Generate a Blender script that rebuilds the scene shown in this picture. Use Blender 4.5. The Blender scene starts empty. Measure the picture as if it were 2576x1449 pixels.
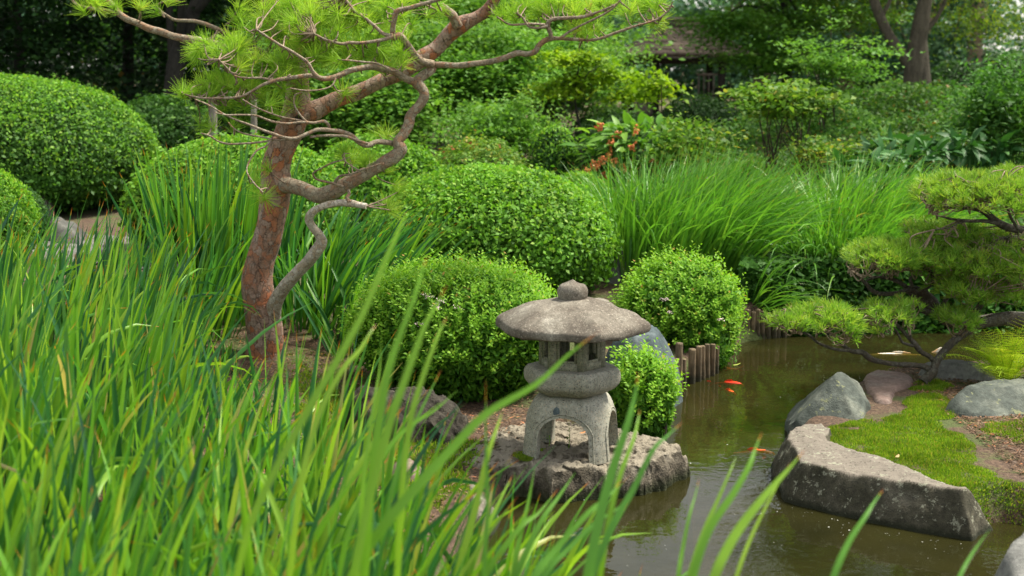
import bpy, bmesh, math
import numpy as np
from mathutils import Vector, Matrix

RS = np.random.RandomState
rg = RS(7)
scn = bpy.context.scene
COL = scn.collection
PI = math.pi

# ------------------------------------------------------------------ camera
CAMZ = 1.75
PITCH = math.radians(9.12)
F = 3578.0            # focal length in the units of the 2576 px wide survey picture
def ray(px, py):
    u = (px - 1288.0) / F; v = (724.5 - py) / F
    cp, sp = math.cos(PITCH), math.sin(PITCH)
    return np.array([u, cp + v * sp, -sp + v * cp])
def at(px, py, Y):
    d = ray(px, py); return np.array([0, 0, CAMZ]) + d * (Y / d[1])
def onz(px, py, z):
    d = ray(px, py); return np.array([0, 0, CAMZ]) + d * ((z - CAMZ) / d[2])
def xat(px, Y):
    return at(px, 600, Y)[0]
def S(Y):             # metres per survey pixel at depth Y
    return Y / F

cam = bpy.data.cameras.new('camera'); camo = bpy.data.objects.new('camera', cam); COL.objects.link(camo)
camo.location = (0, 0, CAMZ); camo.rotation_euler = (math.pi / 2 - PITCH, 0, 0)
cam.lens = 50; cam.sensor_width = 36; cam.clip_start = 0.05; cam.clip_end = 400
cam.dof.use_dof = True; cam.dof.focus_distance = 6.3; cam.dof.aperture_fstop = 3.6
scn.camera = camo

# ------------------------------------------------------------------ noise helpers
_hr = RS(3); _perm = _hr.permutation(4096).astype(np.int64); _val = _hr.rand(4096) * 2 - 1
def _h(ix, iy, iz):
    a = _perm[(ix + 7919 * iy + 104729 * iz) & 4095]
    return _val[(a + 31 * ix + 57 * iz + 13 * iy) & 4095]
def vnoise(P, f=1.0):
    P = np.asarray(P, float) * f + 100.0
    i = np.floor(P).astype(np.int64); t = P - i; t = t * t * (3 - 2 * t)
    r = 0
    for dx in (0, 1):
        for dy in (0, 1):
            for dz in (0, 1):
                w = (t[..., 0] if dx else 1 - t[..., 0]) * (t[..., 1] if dy else 1 - t[..., 1]) * (t[..., 2] if dz else 1 - t[..., 2])
                r = r + w * _h(i[..., 0] + dx, i[..., 1] + dy, i[..., 2] + dz)
    return r
def fbm(P, f=1.0, o=4, g=0.5):
    r = 0; a = 1.0; s = 0
    for k in range(o):
        r = r + a * vnoise(np.asarray(P) + 17.3 * k, f); s += a; a *= g; f *= 2.03
    return r / s
def nrm(v):
    return v / np.maximum(np.linalg.norm(v, axis=-1, keepdims=True), 1e-9)
def sstep(a, b, x):
    t = np.clip((np.asarray(x, float) - a) / (b - a), 0, 1); return t * t * (3 - 2 * t)
def sdpoly(x, y, poly):
    """signed distance, positive outside"""
    x = np.asarray(x, float); y = np.asarray(y, float)
    d = np.full(x.shape, 1e9); ins = np.zeros(x.shape, bool)
    n = len(poly)
    for k in range(n):
        x0, y0 = poly[k]; x1, y1 = poly[(k + 1) % n]
        ex, ey = x1 - x0, y1 - y0; L = ex * ex + ey * ey + 1e-12
        t = np.clip(((x - x0) * ex + (y - y0) * ey) / L, 0, 1)
        d = np.minimum(d, np.hypot(x - x0 - t * ex, y - y0 - t * ey))
        c = ((y0 > y) != (y1 > y)) & (x < ex * (y - y0) / (ey if abs(ey) > 1e-12 else 1e-12) + x0)
        ins ^= c
    return np.where(ins, -d, d)

# ------------------------------------------------------------------ mesh collector
class G:
    def __init__(s):
        s.v = []; s.f = []; s.c = []; s.r = []; s.t = []; s.m = []; s.n = 0
    def add(s, V, Fc, rnd=0.5, t=0.0, mat=0):
        V = np.asarray(V, float).reshape(-1, 3); Fc = np.asarray(Fc, np.int64)
        s.v.append(V); s.f.append((Fc + s.n).ravel()); s.c.append(np.full(len(Fc), Fc.shape[1], np.int64))
        s.r.append(np.broadcast_to(np.asarray(rnd, float), (len(V),)).copy())
        s.t.append(np.broadcast_to(np.asarray(t, float), (len(V),)).copy())
        s.m.append(np.full(len(Fc), mat, np.int64)); s.n += len(V)
    def build(s, name, mats, parent=None, smooth=False):
        V = np.concatenate(s.v); Fi = np.concatenate(s.f); C = np.concatenate(s.c)
        me = bpy.data.meshes.new(name)
        me.vertices.add(len(V)); me.vertices.foreach_set('co', V.astype(np.float32).ravel())
        me.loops.add(len(Fi)); me.loops.foreach_set('vertex_index', Fi.astype(np.int32))
        me.polygons.add(len(C)); st = np.zeros(len(C), np.int32); st[1:] = np.cumsum(C)[:-1]
        me.polygons.foreach_set('loop_start', st); me.polygons.foreach_set('loop_total', C.astype(np.int32))
        me.polygons.foreach_set('material_index', np.concatenate(s.m).astype(np.int32))
        me.update(calc_edges=True)
        for nm, a in (('rnd', s.r), ('t', s.t)):
            at_ = me.attributes.new(nm, 'FLOAT', 'POINT'); at_.data.foreach_set('value', np.concatenate(a).astype(np.float32))
        if smooth: me.polygons.foreach_set('use_smooth', np.ones(len(C), bool))
        for m in (mats if isinstance(mats, (list, tuple)) else [mats]): me.materials.append(m)
        o = bpy.data.objects.new(name, me); COL.objects.link(o)
        if parent is not None: o.parent = parent
        return o
def shift_origin(o, loc):
    """parts are modelled in world space; move the thing's empty to its base and keep the parts where they are"""
    o.location = Vector(loc)
    for ch in o.children: ch.location = -Vector(loc)
def thing(name, label, cat, group=None):
    o = bpy.data.objects.new(name, None); COL.objects.link(o); o.empty_display_size = 0.2
    o['label'] = label; o['category'] = cat
    if group: o['group'] = group
    return o
def tag(o, label, cat, group=None, kind=None):
    o['label'] = label; o['category'] = cat
    if group: o['group'] = group
    if kind: o['kind'] = kind
    return o

# ------------------------------------------------------------------ materials
def newmat(name):
    m = bpy.data.materials.new(name); m.use_nodes = True; nt = m.node_tree
    b = nt.nodes['Principled BSDF']; return m, nt, b
def N(nt, typ, **kw):
    n = nt.nodes.new(typ)
    for k, v in kw.items():
        if k in n.inputs.keys() if hasattr(n.inputs, 'keys') else False: n.inputs[k].default_value = v
        else: setattr(n, k, v)
    return n
def col4(c): return (c[0], c[1], c[2], 1)
def mixc(nt, fac, a, b, bt='MIX'):
    n = nt.nodes.new('ShaderNodeMix'); n.data_type = 'RGBA'; n.blend_type = bt
    for k, v in ((0, fac), (6, a), (7, b)):
        if isinstance(v, (tuple, list)): n.inputs[k].default_value = col4(v)
        elif isinstance(v, (int, float)): n.inputs[k].default_value = v
        else: nt.links.new(v, n.inputs[k])
    return n.outputs[2]
def ramp(nt, src, stops):
    n = nt.nodes.new('ShaderNodeValToRGB'); r = n.color_ramp
    while len(r.elements) > 1: r.elements.remove(r.elements[-1])
    r.elements[0].position = stops[0][0]; r.elements[0].color = col4(stops[0][1])
    for p, c in stops[1:]:
        e = r.elements.new(p); e.color = col4(c)
    nt.links.new(src, n.inputs[0]); return n.outputs[0]
def noise(nt, scale, detail=4, rough=0.55, vec=None, out=0):
    n = nt.nodes.new('ShaderNodeTexNoise'); n.inputs['Scale'].default_value = scale
    n.inputs['Detail'].default_value = detail; n.inputs['Roughness'].default_value = rough
    if vec is None:
        tc = nt.nodes.new('ShaderNodeTexCoord'); vec = tc.outputs['Object']
    nt.links.new(vec, n.inputs['Vector']); return n.outputs[out]
def attr(nt, name):
    n = nt.nodes.new('ShaderNodeAttribute'); n.attribute_name = name; return n.outputs['Fac']
def bump(nt, b, h, strength, dist):
    n = nt.nodes.new('ShaderNodeBump'); n.inputs['Strength'].default_value = strength; n.inputs['Distance'].default_value = dist
    nt.links.new(h, n.inputs['Height']); nt.links.new(n.outputs[0], b.inputs['Normal']); return n
def math_(nt, op, a, b=None):
    n = nt.nodes.new('ShaderNodeMath'); n.operation = op
    for k, v in ((0, a), (1, b)):
        if v is None: continue
        if isinstance(v, (int, float)): n.inputs[k].default_value = v
        else: nt.links.new(v, n.inputs[k])
    return n.outputs[0]
def leafmat(name, stops, trans=0.38, rough=0.55, spec=0.2, tip=None, transcol=None, patch=0.35, ns=2.0):
    """leaf colour chosen per leaf by the attribute rnd, with broad patches of growth over the plant"""
    m, nt, b = newmat(name)
    c = ramp(nt, attr(nt, 'rnd'), stops)
    if patch:
        nz = noise(nt, ns, 2)
        k = ramp(nt, nz, [(0.3, (1 - patch,) * 3), (0.7, (1 + patch * 0.5,) * 3)])
        c = mixc(nt, 1.0, c, k, 'MULTIPLY')
    if tip:      # withered tips: attribute t runs 0..1 along a blade
        th, tc1, tc2 = tip
        tt = attr(nt, 't')
        k = math_(nt, 'MULTIPLY', math_(nt, 'SUBTRACT', tt, th), 1 / (1 - th + 1e-4)); k = math_(nt, 'MAXIMUM', k, 0.0)
        hue = ramp(nt, k, [(0.0, tc1), (0.6, tc2), (1.0, (tc2[0] * .35, tc2[1] * .3, tc2[2]))])
        kk = math_(nt, 'MINIMUM', math_(nt, 'MULTIPLY', k, 4.0), 1.0)
        c = mixc(nt, kk, c, hue)
    nt.links.new(c, b.inputs['Base Color']); b.inputs['Roughness'].default_value = rough
    b.inputs['Specular IOR Level'].default_value = spec
    tr = nt.nodes.new('ShaderNodeBsdfTranslucent')
    tcol = mixc(nt, 1.0, c, transcol or (1.25, 1.25, 0.6), 'MULTIPLY'); nt.links.new(tcol, tr.inputs[0])
    mx = nt.nodes.new('ShaderNodeMixShader'); mx.inputs[0].default_value = trans
    nt.links.new(b.outputs[0], mx.inputs[1]); nt.links.new(tr.outputs[0], mx.inputs[2])
    nt.links.new(mx.outputs[0], nt.nodes['Material Output'].inputs[0]); return m
def bark(name, c1, c2, c3, scale=30, bumpd=0.006, stretch=(1, 1, .5), plates=True):
    """flaking bark: irregular plates of several tones, thin broken cracks, ruddier inner bark in patches"""
    m, nt, b = newmat(name)
    tc = nt.nodes.new('ShaderNodeTexCoord'); mp = nt.nodes.new('ShaderNodeMapping'); mp.inputs['Scale'].default_value = stretch
    nt.links.new(tc.outputs['Object'], mp.inputs[0])
    wob = noise(nt, scale * .5, 4, .7, mp.outputs[0], 1)
    v2 = mixc(nt, 1.0, mp.outputs[0], mixc(nt, 1.0, wob, (2.4 / scale,) * 3, 'MULTIPLY'), 'ADD')
    vo = nt.nodes.new('ShaderNodeTexVoronoi'); vo.feature = 'DISTANCE_TO_EDGE'; vo.inputs['Scale'].default_value = scale; nt.links.new(v2, vo.inputs['Vector'])
    vc = nt.nodes.new('ShaderNodeTexVoronoi'); vc.inputs['Scale'].default_value = scale; nt.links.new(v2, vc.inputs['Vector'])
    n1 = noise(nt, scale * .22, 4, .65); n2 = noise(nt, scale * 3.5, 4, .7); n3 = noise(nt, scale * .9, 4, .7, mp.outputs[0])
    sep = nt.nodes.new('ShaderNodeSeparateColor'); nt.links.new(vc.outputs['Color'], sep.inputs[0])
    k = math_(nt, 'ADD', math_(nt, 'MULTIPLY', n1, .6), math_(nt, 'MULTIPLY', sep.outputs[0], .45 if plates else .1))
    base = ramp(nt, k, [(.30, c2), (.45, c1), (.58, c3), (.75, c1)])
    base = mixc(nt, ramp(nt, n3, [(.56, (0,) * 3), (.66, (.6,) * 3)]), base, c2)
    base = mixc(nt, .65, base, ramp(nt, n2, [(.3, (.45,) * 3), (.5, (1,) * 3), (.7, (1.45,) * 3)]), 'MULTIPLY')
    edge = ramp(nt, vo.outputs['Distance'], [(0, (.16,) * 3), (.07, (1, 1, 1))])
    base = mixc(nt, math_(nt, 'MULTIPLY', ramp(nt, n3, [(.4, (1,) * 3), (.6, (.25,) * 3)]), .9 if plates else .5), base, edge, 'MULTIPLY')
    nt.links.new(base, b.inputs['Base Color']); b.inputs['Roughness'].default_value = .9
    h = math_(nt, 'ADD', math_(nt, 'MINIMUM', vo.outputs['Distance'], .1), math_(nt, 'MULTIPLY', n2, .10))
    h = math_(nt, 'ADD', h, math_(nt, 'MULTIPLY', sep.outputs[1], .10)); h = math_(nt, 'ADD', h, math_(nt, 'MULTIPLY', n3, .15))
    bump(nt, b, h, 1.0, bumpd * 6); return m
def stone(name, stops, speck=None, s1=5, s2=60, lichen=None, bd=.01, moss=None, topc=None, top=.0):
    m, nt, b = newmat(name)
    n1 = noise(nt, s1, 6, .62); n2 = noise(nt, s2, 5, .7); n3 = noise(nt, s2 * 4, 2, .6)
    c = ramp(nt, n1, stops)
    c = mixc(nt, .75, c, ramp(nt, n2, [(.28, (.45,) * 3), (.5, (.95,) * 3), (.72, (1.45,) * 3)]), 'MULTIPLY')
    if topc:  # upward faces paler: light from above put into the colour
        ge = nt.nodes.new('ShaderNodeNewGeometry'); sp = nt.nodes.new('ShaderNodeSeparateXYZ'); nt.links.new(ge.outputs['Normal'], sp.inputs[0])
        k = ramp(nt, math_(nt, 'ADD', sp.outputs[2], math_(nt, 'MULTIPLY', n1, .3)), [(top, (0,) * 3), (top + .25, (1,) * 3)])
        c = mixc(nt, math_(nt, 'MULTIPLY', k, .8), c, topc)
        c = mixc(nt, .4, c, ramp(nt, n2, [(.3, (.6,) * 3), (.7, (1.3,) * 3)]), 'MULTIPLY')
    if speck:
        for sc, th, cc, fac in speck:
            nn = noise(nt, sc, 1.5, .5)
            c = mixc(nt, math_(nt, 'MULTIPLY', ramp(nt, nn, [(th, (0,) * 3), (th + .05, (1,) * 3)]), fac), c, cc)
    if lichen:
        sc, th, cc = lichen
        l1 = noise(nt, sc, 4, .7); l2 = noise(nt, sc * 5, 2, .6)
        c = mixc(nt, ramp(nt, math_(nt, 'ADD', l1, math_(nt, 'MULTIPLY', l2, .35)), [(th, (0,) * 3), (th + .04, (.85,) * 3)]), c, cc)
    if moss:
        ge = nt.nodes.new('ShaderNodeNewGeometry'); sp = nt.nodes.new('ShaderNodeSeparateXYZ'); nt.links.new(ge.outputs['Position'], sp.inputs[0])
        mz, mc = moss
        k = ramp(nt, math_(nt, 'ADD', math_(nt, 'MULTIPLY', sp.outputs[2], 1 / mz), math_(nt, 'MULTIPLY', n2, .6)), [(.5, (1,) * 3), (.95, (0,) * 3)])
        c = mixc(nt, k, c, mc)
    nt.links.new(c, b.inputs['Base Color']); b.inputs['Roughness'].default_value = .88; b.inputs['Specular IOR Level'].default_value = .25
    h = math_(nt, 'ADD', math_(nt, 'MULTIPLY', n2, .6), math_(nt, 'MULTIPLY', n3, .25)); h = math_(nt, 'ADD', h, n1)
    bump(nt, b, h, .9, bd); return m
def plain(name, c, rough=.6, spec=.4, var=.25, sc=20):
    m, nt, b = newmat(name)
    k = ramp(nt, noise(nt, sc, 3), [(.3, (1 - var,) * 3), (.7, (1 + var,) * 3)])
    nt.links.new(mixc(nt, 1.0, c, k, 'MULTIPLY'), b.inputs['Base Color'])
    b.inputs['Roughness'].default_value = rough; b.inputs['Specular IOR Level'].default_value = spec; return m

M = {}
YG = (.17, .33, .035)
M['box_bright'] = leafmat('box_bright', [(0, (.05, .15, .015)), (.45, (.10, .26, .022)), (.8, (.16, .36, .035)), (1, (.26, .42, .05))], patch=.3)
M['box_mid'] = leafmat('box_mid', [(0, (.035, .105, .017)), (.5, (.065, .18, .022)), (.9, (.115, .25, .035)), (1, (.17, .30, .05))], patch=.3)
M['box_deep'] = leafmat('box_deep', [(0, (.028, .085, .018)), (.5, (.045, .13, .022)), (.9, (.08, .19, .03)), (1, (.12, .24, .04))], patch=.3)
M['box_dark'] = leafmat('box_dark', [(0, (.016, .05, .012)), (.6, (.03, .085, .018)), (1, (.06, .14, .025))], patch=.3)
M['spirea'] = leafmat('spirea', [(0, (.05, .16, .014)), (.5, (.10, .27, .02)), (.85, (.165, .35, .03)), (.97, (.23, .40, .04)), (1, (.36, .22, .06))], patch=.25)
M['spirea_new'] = leafmat('spirea_new', [(0, (.14, .34, .02)), (.7, (.24, .46, .035)), (.96, (.32, .50, .05)), (1, (.48, .26, .08))], patch=.1)
M['box_new'] = leafmat('box_new', [(0, (.13, .33, .025)), (.7, (.20, .42, .04)), (1, (.30, .46, .06))], patch=.15)
M['wood_dark'] = leafmat('wood_dark', [(0, (.008, .026, .008)), (.6, (.016, .05, .012)), (.97, (.035, .09, .015)), (1, (.25, .12, .02))], patch=.5, ns=.6)  # deep shade under the left canopy is put into this leaf colour
M['wood_mid'] = leafmat('wood_mid', [(0, (.035, .11, .022)), (.6, (.07, .20, .03)), (1, (.14, .29, .045))], patch=.4, ns=.7)
M['wood_light'] = leafmat('wood_light', [(0, (.075, .20, .03)), (.6, (.145, .33, .045)), (1, (.25, .43, .075))], patch=.35, ns=.8)
M['maple_gold'] = leafmat('maple_gold', [(0, (.11, .24, .012)), (.6, (.21, .36, .014)), (1, (.33, .44, .03))], patch=.2)
M['elm'] = leafmat('elm', [(0, (.06, .14, .015)), (.6, (.13, .22, .022)), (.95, (.24, .30, .03)), (1, (.42, .30, .03))], trans=.5, patch=.35)
M['bluepine'] = leafmat('bluepine', [(0, (.05, .13, .075)), (.6, (.09, .21, .12)), (1, (.14, .28, .16))], patch=.5, ns=.5)  # the pines' own blue-green, with distant haze put into the colour
M['dogwood'] = leafmat('dogwood', [(0, (.06, .15, .02)), (.55, (.12, .25, .03)), (.85, (.24, .32, .05)), (.96, (.38, .30, .06)), (1, (.35, .10, .04))], patch=.2)
M['broad'] = leafmat('broad', [(0, (.06, .18, .02)), (.7, (.13, .30, .035)), (1, (.24, .42, .06))], rough=.5, spec=.3, patch=.2)
M['hosta'] = leafmat('hosta', [(0, (.025, .10, .022)), (.7, (.05, .165, .035)), (1, (.09, .23, .05))], rough=.5, spec=.3, trans=.25, patch=.2)
M['cover'] = leafmat('cover', [(0, (.04, .13, .02)), (.6, (.085, .22, .03)), (.97, (.17, .32, .045)), (1, (.35, .12, .03))], patch=.45, ns=1.2)
TIP = (.95, (.42, .40, .03), (.50, .15, .012))
M['iris'] = leafmat('iris', [(0, (.02, .095, .045)), (.25, (.045, .175, .048)), (.5, (.09, .27, .034)), (.75, (.17, .39, .028)), (.95, (.30, .49, .04)), (.985, (.42, .40, .14)), (1, (.42, .32, .15))], trans=.42, rough=.4, spec=.45, tip=TIP, patch=.2)
M['daylily'] = leafmat('daylily', [(0, (.07, .22, .03)), (.6, (.13, .34, .035)), (.95, (.21, .42, .05)), (1, (.32, .30, .06))], trans=.35, rough=.4, spec=.45, tip=(.965, (.3, .3, .03), (.4, .2, .03)), patch=.25)
M['needle'] = leafmat('needle', [(0, (.16, .34, .03)), (.6, (.30, .50, .05)), (.92, (.44, .58, .09)), (1, (.5, .34, .08))], trans=.45, rough=.45, patch=0)
M['needle_short'] = leafmat('needle_short', [(0, (.10, .24, .03)), (.6, (.24, .42, .05)), (.86, (.38, .50, .08)), (1, (.36, .25, .09))], trans=.4, rough=.45, patch=.2)
M['fern'] = leafmat('fern', [(0, (.24, .42, .02)), (.7, (.42, .58, .035)), (.95, (.56, .56, .06)), (1, (.45, .26, .04))], trans=.4, patch=.15)
M['moss_tuft'] = leafmat('moss_tuft', [(0, (.09, .20, .012)), (.6, (.19, .33, .02)), (.9, (.33, .42, .04)), (1, (.34, .24, .08))], trans=.45, patch=.3, ns=6)
M['seedling'] = leafmat('seedling', [(0, (.15, .33, .03)), (1, (.25, .42, .05))], patch=0)
M['berry'] = plain('berry', (.72, .24, .08), .45, .4, .4, 60)
M['petal'] = plain('petal', (.74, .58, .58), .7, .2, .15)
M['twig'] = plain('twig', (.24, .18, .13), .85, .2, .35, 60)
M['twig_dark'] = plain('twig_dark', (.055, .042, .03), .9, .2, .4, 40)
M['pine_bark'] = bark('pine_bark', (.24, .135, .09), (.38, .135, .06), (.33, .24, .19), 28, .0045, (1, 1, .7))
M['pine_limb'] = bark('pine_limb', (.25, .19, .13), (.30, .17, .10), (.34, .285, .21), 44, .0025, (1, 1, 1))
M['pine_grey'] = bark('pine_grey', (.44, .37, .29), (.40, .30, .21), (.54, .48, .41), 44, .0025, (1, 1, 1))
M['niwaki_bark'] = bark('niwaki_bark', (.06, .052, .035), (.095, .075, .052), (.13, .12, .095), 60, .003, (1, 1, 1))
M['tree_bark'] = bark('tree_bark', (.075, .06, .042), (.10, .082, .058), (.13, .105, .08), 18, .01, (1, 1, .18), False)
M['dark_bark'] = bark('dark_bark', (.02, .018, .014), (.03, .026, .02), (.045, .04, .03), 14, .01, (1, 1, .3), False)
SP = [(170, .60, (.06, .06, .055), .8), (210, .62, (.50, .36, .24), .6)]
M['granite'] = stone('granite', [(.3, (.20, .20, .155)), (.5, (.29, .285, .23)), (.7, (.37, .36, .305))], SP, 7, 70, bd=.0022)
M['granite_box'] = stone('granite_box', [(.3, (.17, .175, .115)), (.5, (.26, .26, .185)), (.7, (.33, .325, .25))], SP, 9, 70, bd=.0025)
M['roof_stone'] = stone('roof_stone', [(.30, (.085, .066, .052)), (.44, (.135, .115, .092)), (.58, (.20, .178, .145)), (.72, (.38, .355, .30))], [(170, .58, (.07, .06, .05), .5), (140, .62, (.5, .45, .37), .4)], 5.5, 60, bd=.004)
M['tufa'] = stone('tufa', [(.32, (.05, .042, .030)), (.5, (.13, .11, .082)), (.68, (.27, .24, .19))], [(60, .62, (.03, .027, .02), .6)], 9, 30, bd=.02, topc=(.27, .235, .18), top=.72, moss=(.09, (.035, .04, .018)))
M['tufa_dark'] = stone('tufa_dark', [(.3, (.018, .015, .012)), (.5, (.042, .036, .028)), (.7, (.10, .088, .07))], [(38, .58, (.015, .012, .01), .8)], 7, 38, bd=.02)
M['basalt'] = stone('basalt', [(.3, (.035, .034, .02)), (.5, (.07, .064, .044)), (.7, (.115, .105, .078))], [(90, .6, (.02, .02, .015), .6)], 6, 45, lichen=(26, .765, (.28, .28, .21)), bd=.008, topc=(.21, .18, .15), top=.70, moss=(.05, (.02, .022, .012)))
M['greenstone'] = stone('greenstone', [(.3, (.035, .044, .038)), (.5, (.08, .092, .08)), (.7, (.165, .175, .145))], [(60, .62, (.06, .07, .06), .5)], 6, 40, lichen=(9, .80, (.20, .21, .115)), bd=.008)
M['redstone'] = stone('redstone', [(.3, (.14, .095, .08)), (.5, (.21, .145, .125)), (.7, (.25, .205, .18))], None, 5, 45, bd=.006)
M['greystone'] = stone('greystone', [(.3, (.10, .10, .095)), (.5, (.165, .165, .155)), (.7, (.25, .245, .23))], None, 5, 45, bd=.007)
M['bluestone'] = stone('bluestone', [(.3, (.045, .065, .072)), (.5, (.085, .11, .118)), (.7, (.15, .175, .18))], None, 6, 45, bd=.007)
M['palestone'] = stone('palestone', [(.3, (.045, .045, .04)), (.5, (.08, .08, .073)), (.7, (.14, .14, .125))], None, 5, 45, bd=.005)
def postmat():
    m, nt, b = newmat('post_wood')
    tc = nt.nodes.new('ShaderNodeTexCoord'); mp = nt.nodes.new('ShaderNodeMapping'); mp.inputs['Scale'].default_value = (1, 1, .12)
    nt.links.new(tc.outputs['Object'], mp.inputs[0])
    n1 = noise(nt, 55, 5, .65, mp.outputs[0]); n2 = noise(nt, 14, 3)
    c = ramp(nt, n1, [(.3, (.05, .038, .022)), (.5, (.16, .12, .075)), (.68, (.30, .23, .15))])
    c = mixc(nt, .6, c, ramp(nt, n2, [(.35, (.45, .4, .33)), (.65, (1.2, 1.1, .95))]), 'MULTIPLY')
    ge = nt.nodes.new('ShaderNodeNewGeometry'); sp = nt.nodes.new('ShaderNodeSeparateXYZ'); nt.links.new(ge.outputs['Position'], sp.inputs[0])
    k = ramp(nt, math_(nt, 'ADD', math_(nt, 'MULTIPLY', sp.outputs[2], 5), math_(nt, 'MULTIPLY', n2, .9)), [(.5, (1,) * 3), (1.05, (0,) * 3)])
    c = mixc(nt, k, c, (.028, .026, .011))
    nt.links.new(c, b.inputs['Base Color']); b.inputs['Roughness'].default_value = .85
    bump(nt, b, n1, .8, .006); return m
M['post'] = postmat()
M['oldwood'] = stone('oldwood', [(.3, (.16, .14, .115)), (.5, (.24, .215, .18)), (.7, (.33, .30, .26))], None, 8, 60, bd=.003)
M['gazebo_wood'] = stone('gazebo_wood', [(.3, (.09, .07, .06)), (.5, (.14, .115, .10)), (.7, (.20, .17, .15))], None, 4, 20, bd=.004)
M['gazebo_dark'] = plain('gazebo_dark', (.022, .018, .015), .8, .2, .3, 8)
M['thatch'] = stone('thatch', [(.3, (.028, .02, .015)), (.5, (.055, .04, .03)), (.7, (.10, .075, .055))], None, 3, 16, bd=.03)
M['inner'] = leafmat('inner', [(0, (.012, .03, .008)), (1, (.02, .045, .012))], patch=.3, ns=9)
def groundmat():
    m, nt, b = newmat('soil')
    n1 = noise(nt, 3, 6, .6); n2 = noise(nt, 60, 4, .75); n3 = noise(nt, 1.1, 3)
    c = ramp(nt, n2, [(.3, (.03, .02, .013)), (.5, (.115, .068, .042)), (.62, (.20, .125, .082)), (.75, (.32, .22, .15))])
    c = mixc(nt, .5, c, ramp(nt, n1, [(.35, (.55,) * 3), (.65, (1.25,) * 3)]), 'MULTIPLY')
    # moss and thin weeds over the soil
    k = ramp(nt, math_(nt, 'ADD', n1, math_(nt, 'MULTIPLY', n2, .3)), [(.62, (0,) * 3), (.72, (1,) * 3)])
    c = mixc(nt, math_(nt, 'MULTIPLY', k, .75), c, (.06, .11, .016))
    nt.links.new(c, b.inputs['Base Color']); b.inputs['Roughness'].default_value = .95
    bump(nt, b, math_(nt, 'ADD', n2, n1), 1, .02); return m
M['soil'] = groundmat()
M['gravel'] = stone('gravel', [(.3, (.09, .087, .08)), (.5, (.15, .143, .13)), (.7, (.23, .22, .20))], [(50, .57, (.16, .16, .15), .7)], 14, 60, bd=.01)
M['bed'] = plain('bed', (.05, .042, .016), .9, .1, .4, 5)
def watermat():
    m, nt, b = newmat('pond_water')
    for n in list(nt.nodes):
        if n.type != 'OUTPUT_MATERIAL': nt.nodes.remove(n)
    out = [n for n in nt.nodes][0]
    tc = nt.nodes.new('ShaderNodeTexCoord'); mp = nt.nodes.new('ShaderNodeMapping'); mp.inputs['Scale'].default_value = (1, 1.0, 1)
    nt.links.new(tc.outputs['Object'], mp.inputs[0])
    n1 = noise(nt, 5.0, 3, .5, mp.outputs[0]); n2 = noise(nt, 22, 2, .5, mp.outputs[0])
    bp = nt.nodes.new('ShaderNodeBump'); bp.inputs['Strength'].default_value = .14; bp.inputs['Distance'].default_value = .02
    nt.links.new(math_(nt, 'ADD', n1, math_(nt, 'MULTIPLY', n2, .22)), bp.inputs['Height'])
    silt = nt.nodes.new('ShaderNodeBsdfDiffuse')
    cc = ramp(nt, noise(nt, 1.3, 4, .6), [(.35, (.022, .022, .007)), (.55, (.036, .034, .010)), (.75, (.030, .040, .010))]); nt.links.new(cc, silt.inputs[0])
    tr = nt.nodes.new('ShaderNodeBsdfTransparent'); tr.inputs[0].default_value = (.72, .66, .28, 1)
    gl = nt.nodes.new('ShaderNodeBsdfGlossy'); gl.inputs['Roughness'].default_value = .02; nt.links.new(bp.outputs[0], gl.inputs['Normal'])
    fr = nt.nodes.new('ShaderNodeFresnel'); fr.inputs['IOR'].default_value = 1.33; nt.links.new(bp.outputs[0], fr.inputs['Normal'])
    m1 = nt.nodes.new('ShaderNodeMixShader'); m1.inputs[0].default_value = .6
    nt.links.new(tr.outputs[0], m1.inputs[1]); nt.links.new(silt.outputs[0], m1.inputs[2])
    m2 = nt.nodes.new('ShaderNodeMixShader'); nt.links.new(fr.outputs[0], m2.inputs[0])
    nt.links.new(m1.outputs[0], m2.inputs[1]); nt.links.new(gl.outputs[0], m2.inputs[2])
    nt.links.new(m2.outputs[0], out.inputs[0]); return m
M['water'] = watermat()

# ------------------------------------------------------------------ terrain
def P2(l): return [tuple(onz(a, b, 0)[:2]) for a, b in l]
POND = P2([(1235, 1345), (1300, 1275), (1330, 1230), (1420, 1160), (1520, 1110), (1600, 1070), (1690, 1000), (1712, 985), (1800, 948), (1812, 910), (1850, 880), (1885, 862),
           (1930, 855), (2050, 842), (2200, 836), (2400, 832), (2650, 830), (2900, 832), (2900, 880), (2700, 905), (2480, 945), (2330, 950), (2200, 965), (2120, 1000),
           (2010, 1055), (1955, 1120), (1950, 1165), (1990, 1255), (2200, 1312), (2440, 1350), (2520, 1325), (2640, 1340), (2800, 1350)]) + [(3.6, 3.6), (2.2, 2.75), (.9, 2.9), (.15, 3.3), (-.12, 4.0), (-.15, 4.6)]
def land(x, y):
    x = np.asarray(x, float); y = np.asarray(y, float)
    z = .125 + .15 * sstep(-.6, -1.8, x) + .12 * sstep(7.6, 9.6, y)
    z = z + .75 * sstep(10, 20, y) * sstep(.5, 4.5, x) * (1 - .75 * sstep(23, 31, y))
    return z + .03 * fbm(np.stack([x, y, x * 0], -1), .8, 3)
def H(x, y):
    sd = sdpoly(x, y, POND)
    k = sstep(-.12, .16, sd)
    return land(x, y) * k + (-.38 + .1 * sstep(-.6, 0, sd)) * (1 - k)
def Hs(x, y): return float(H(np.array([x]), np.array([y]))[0])
def Ls(x, y): return float(land(np.array([x]), np.array([y]))[0])
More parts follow.
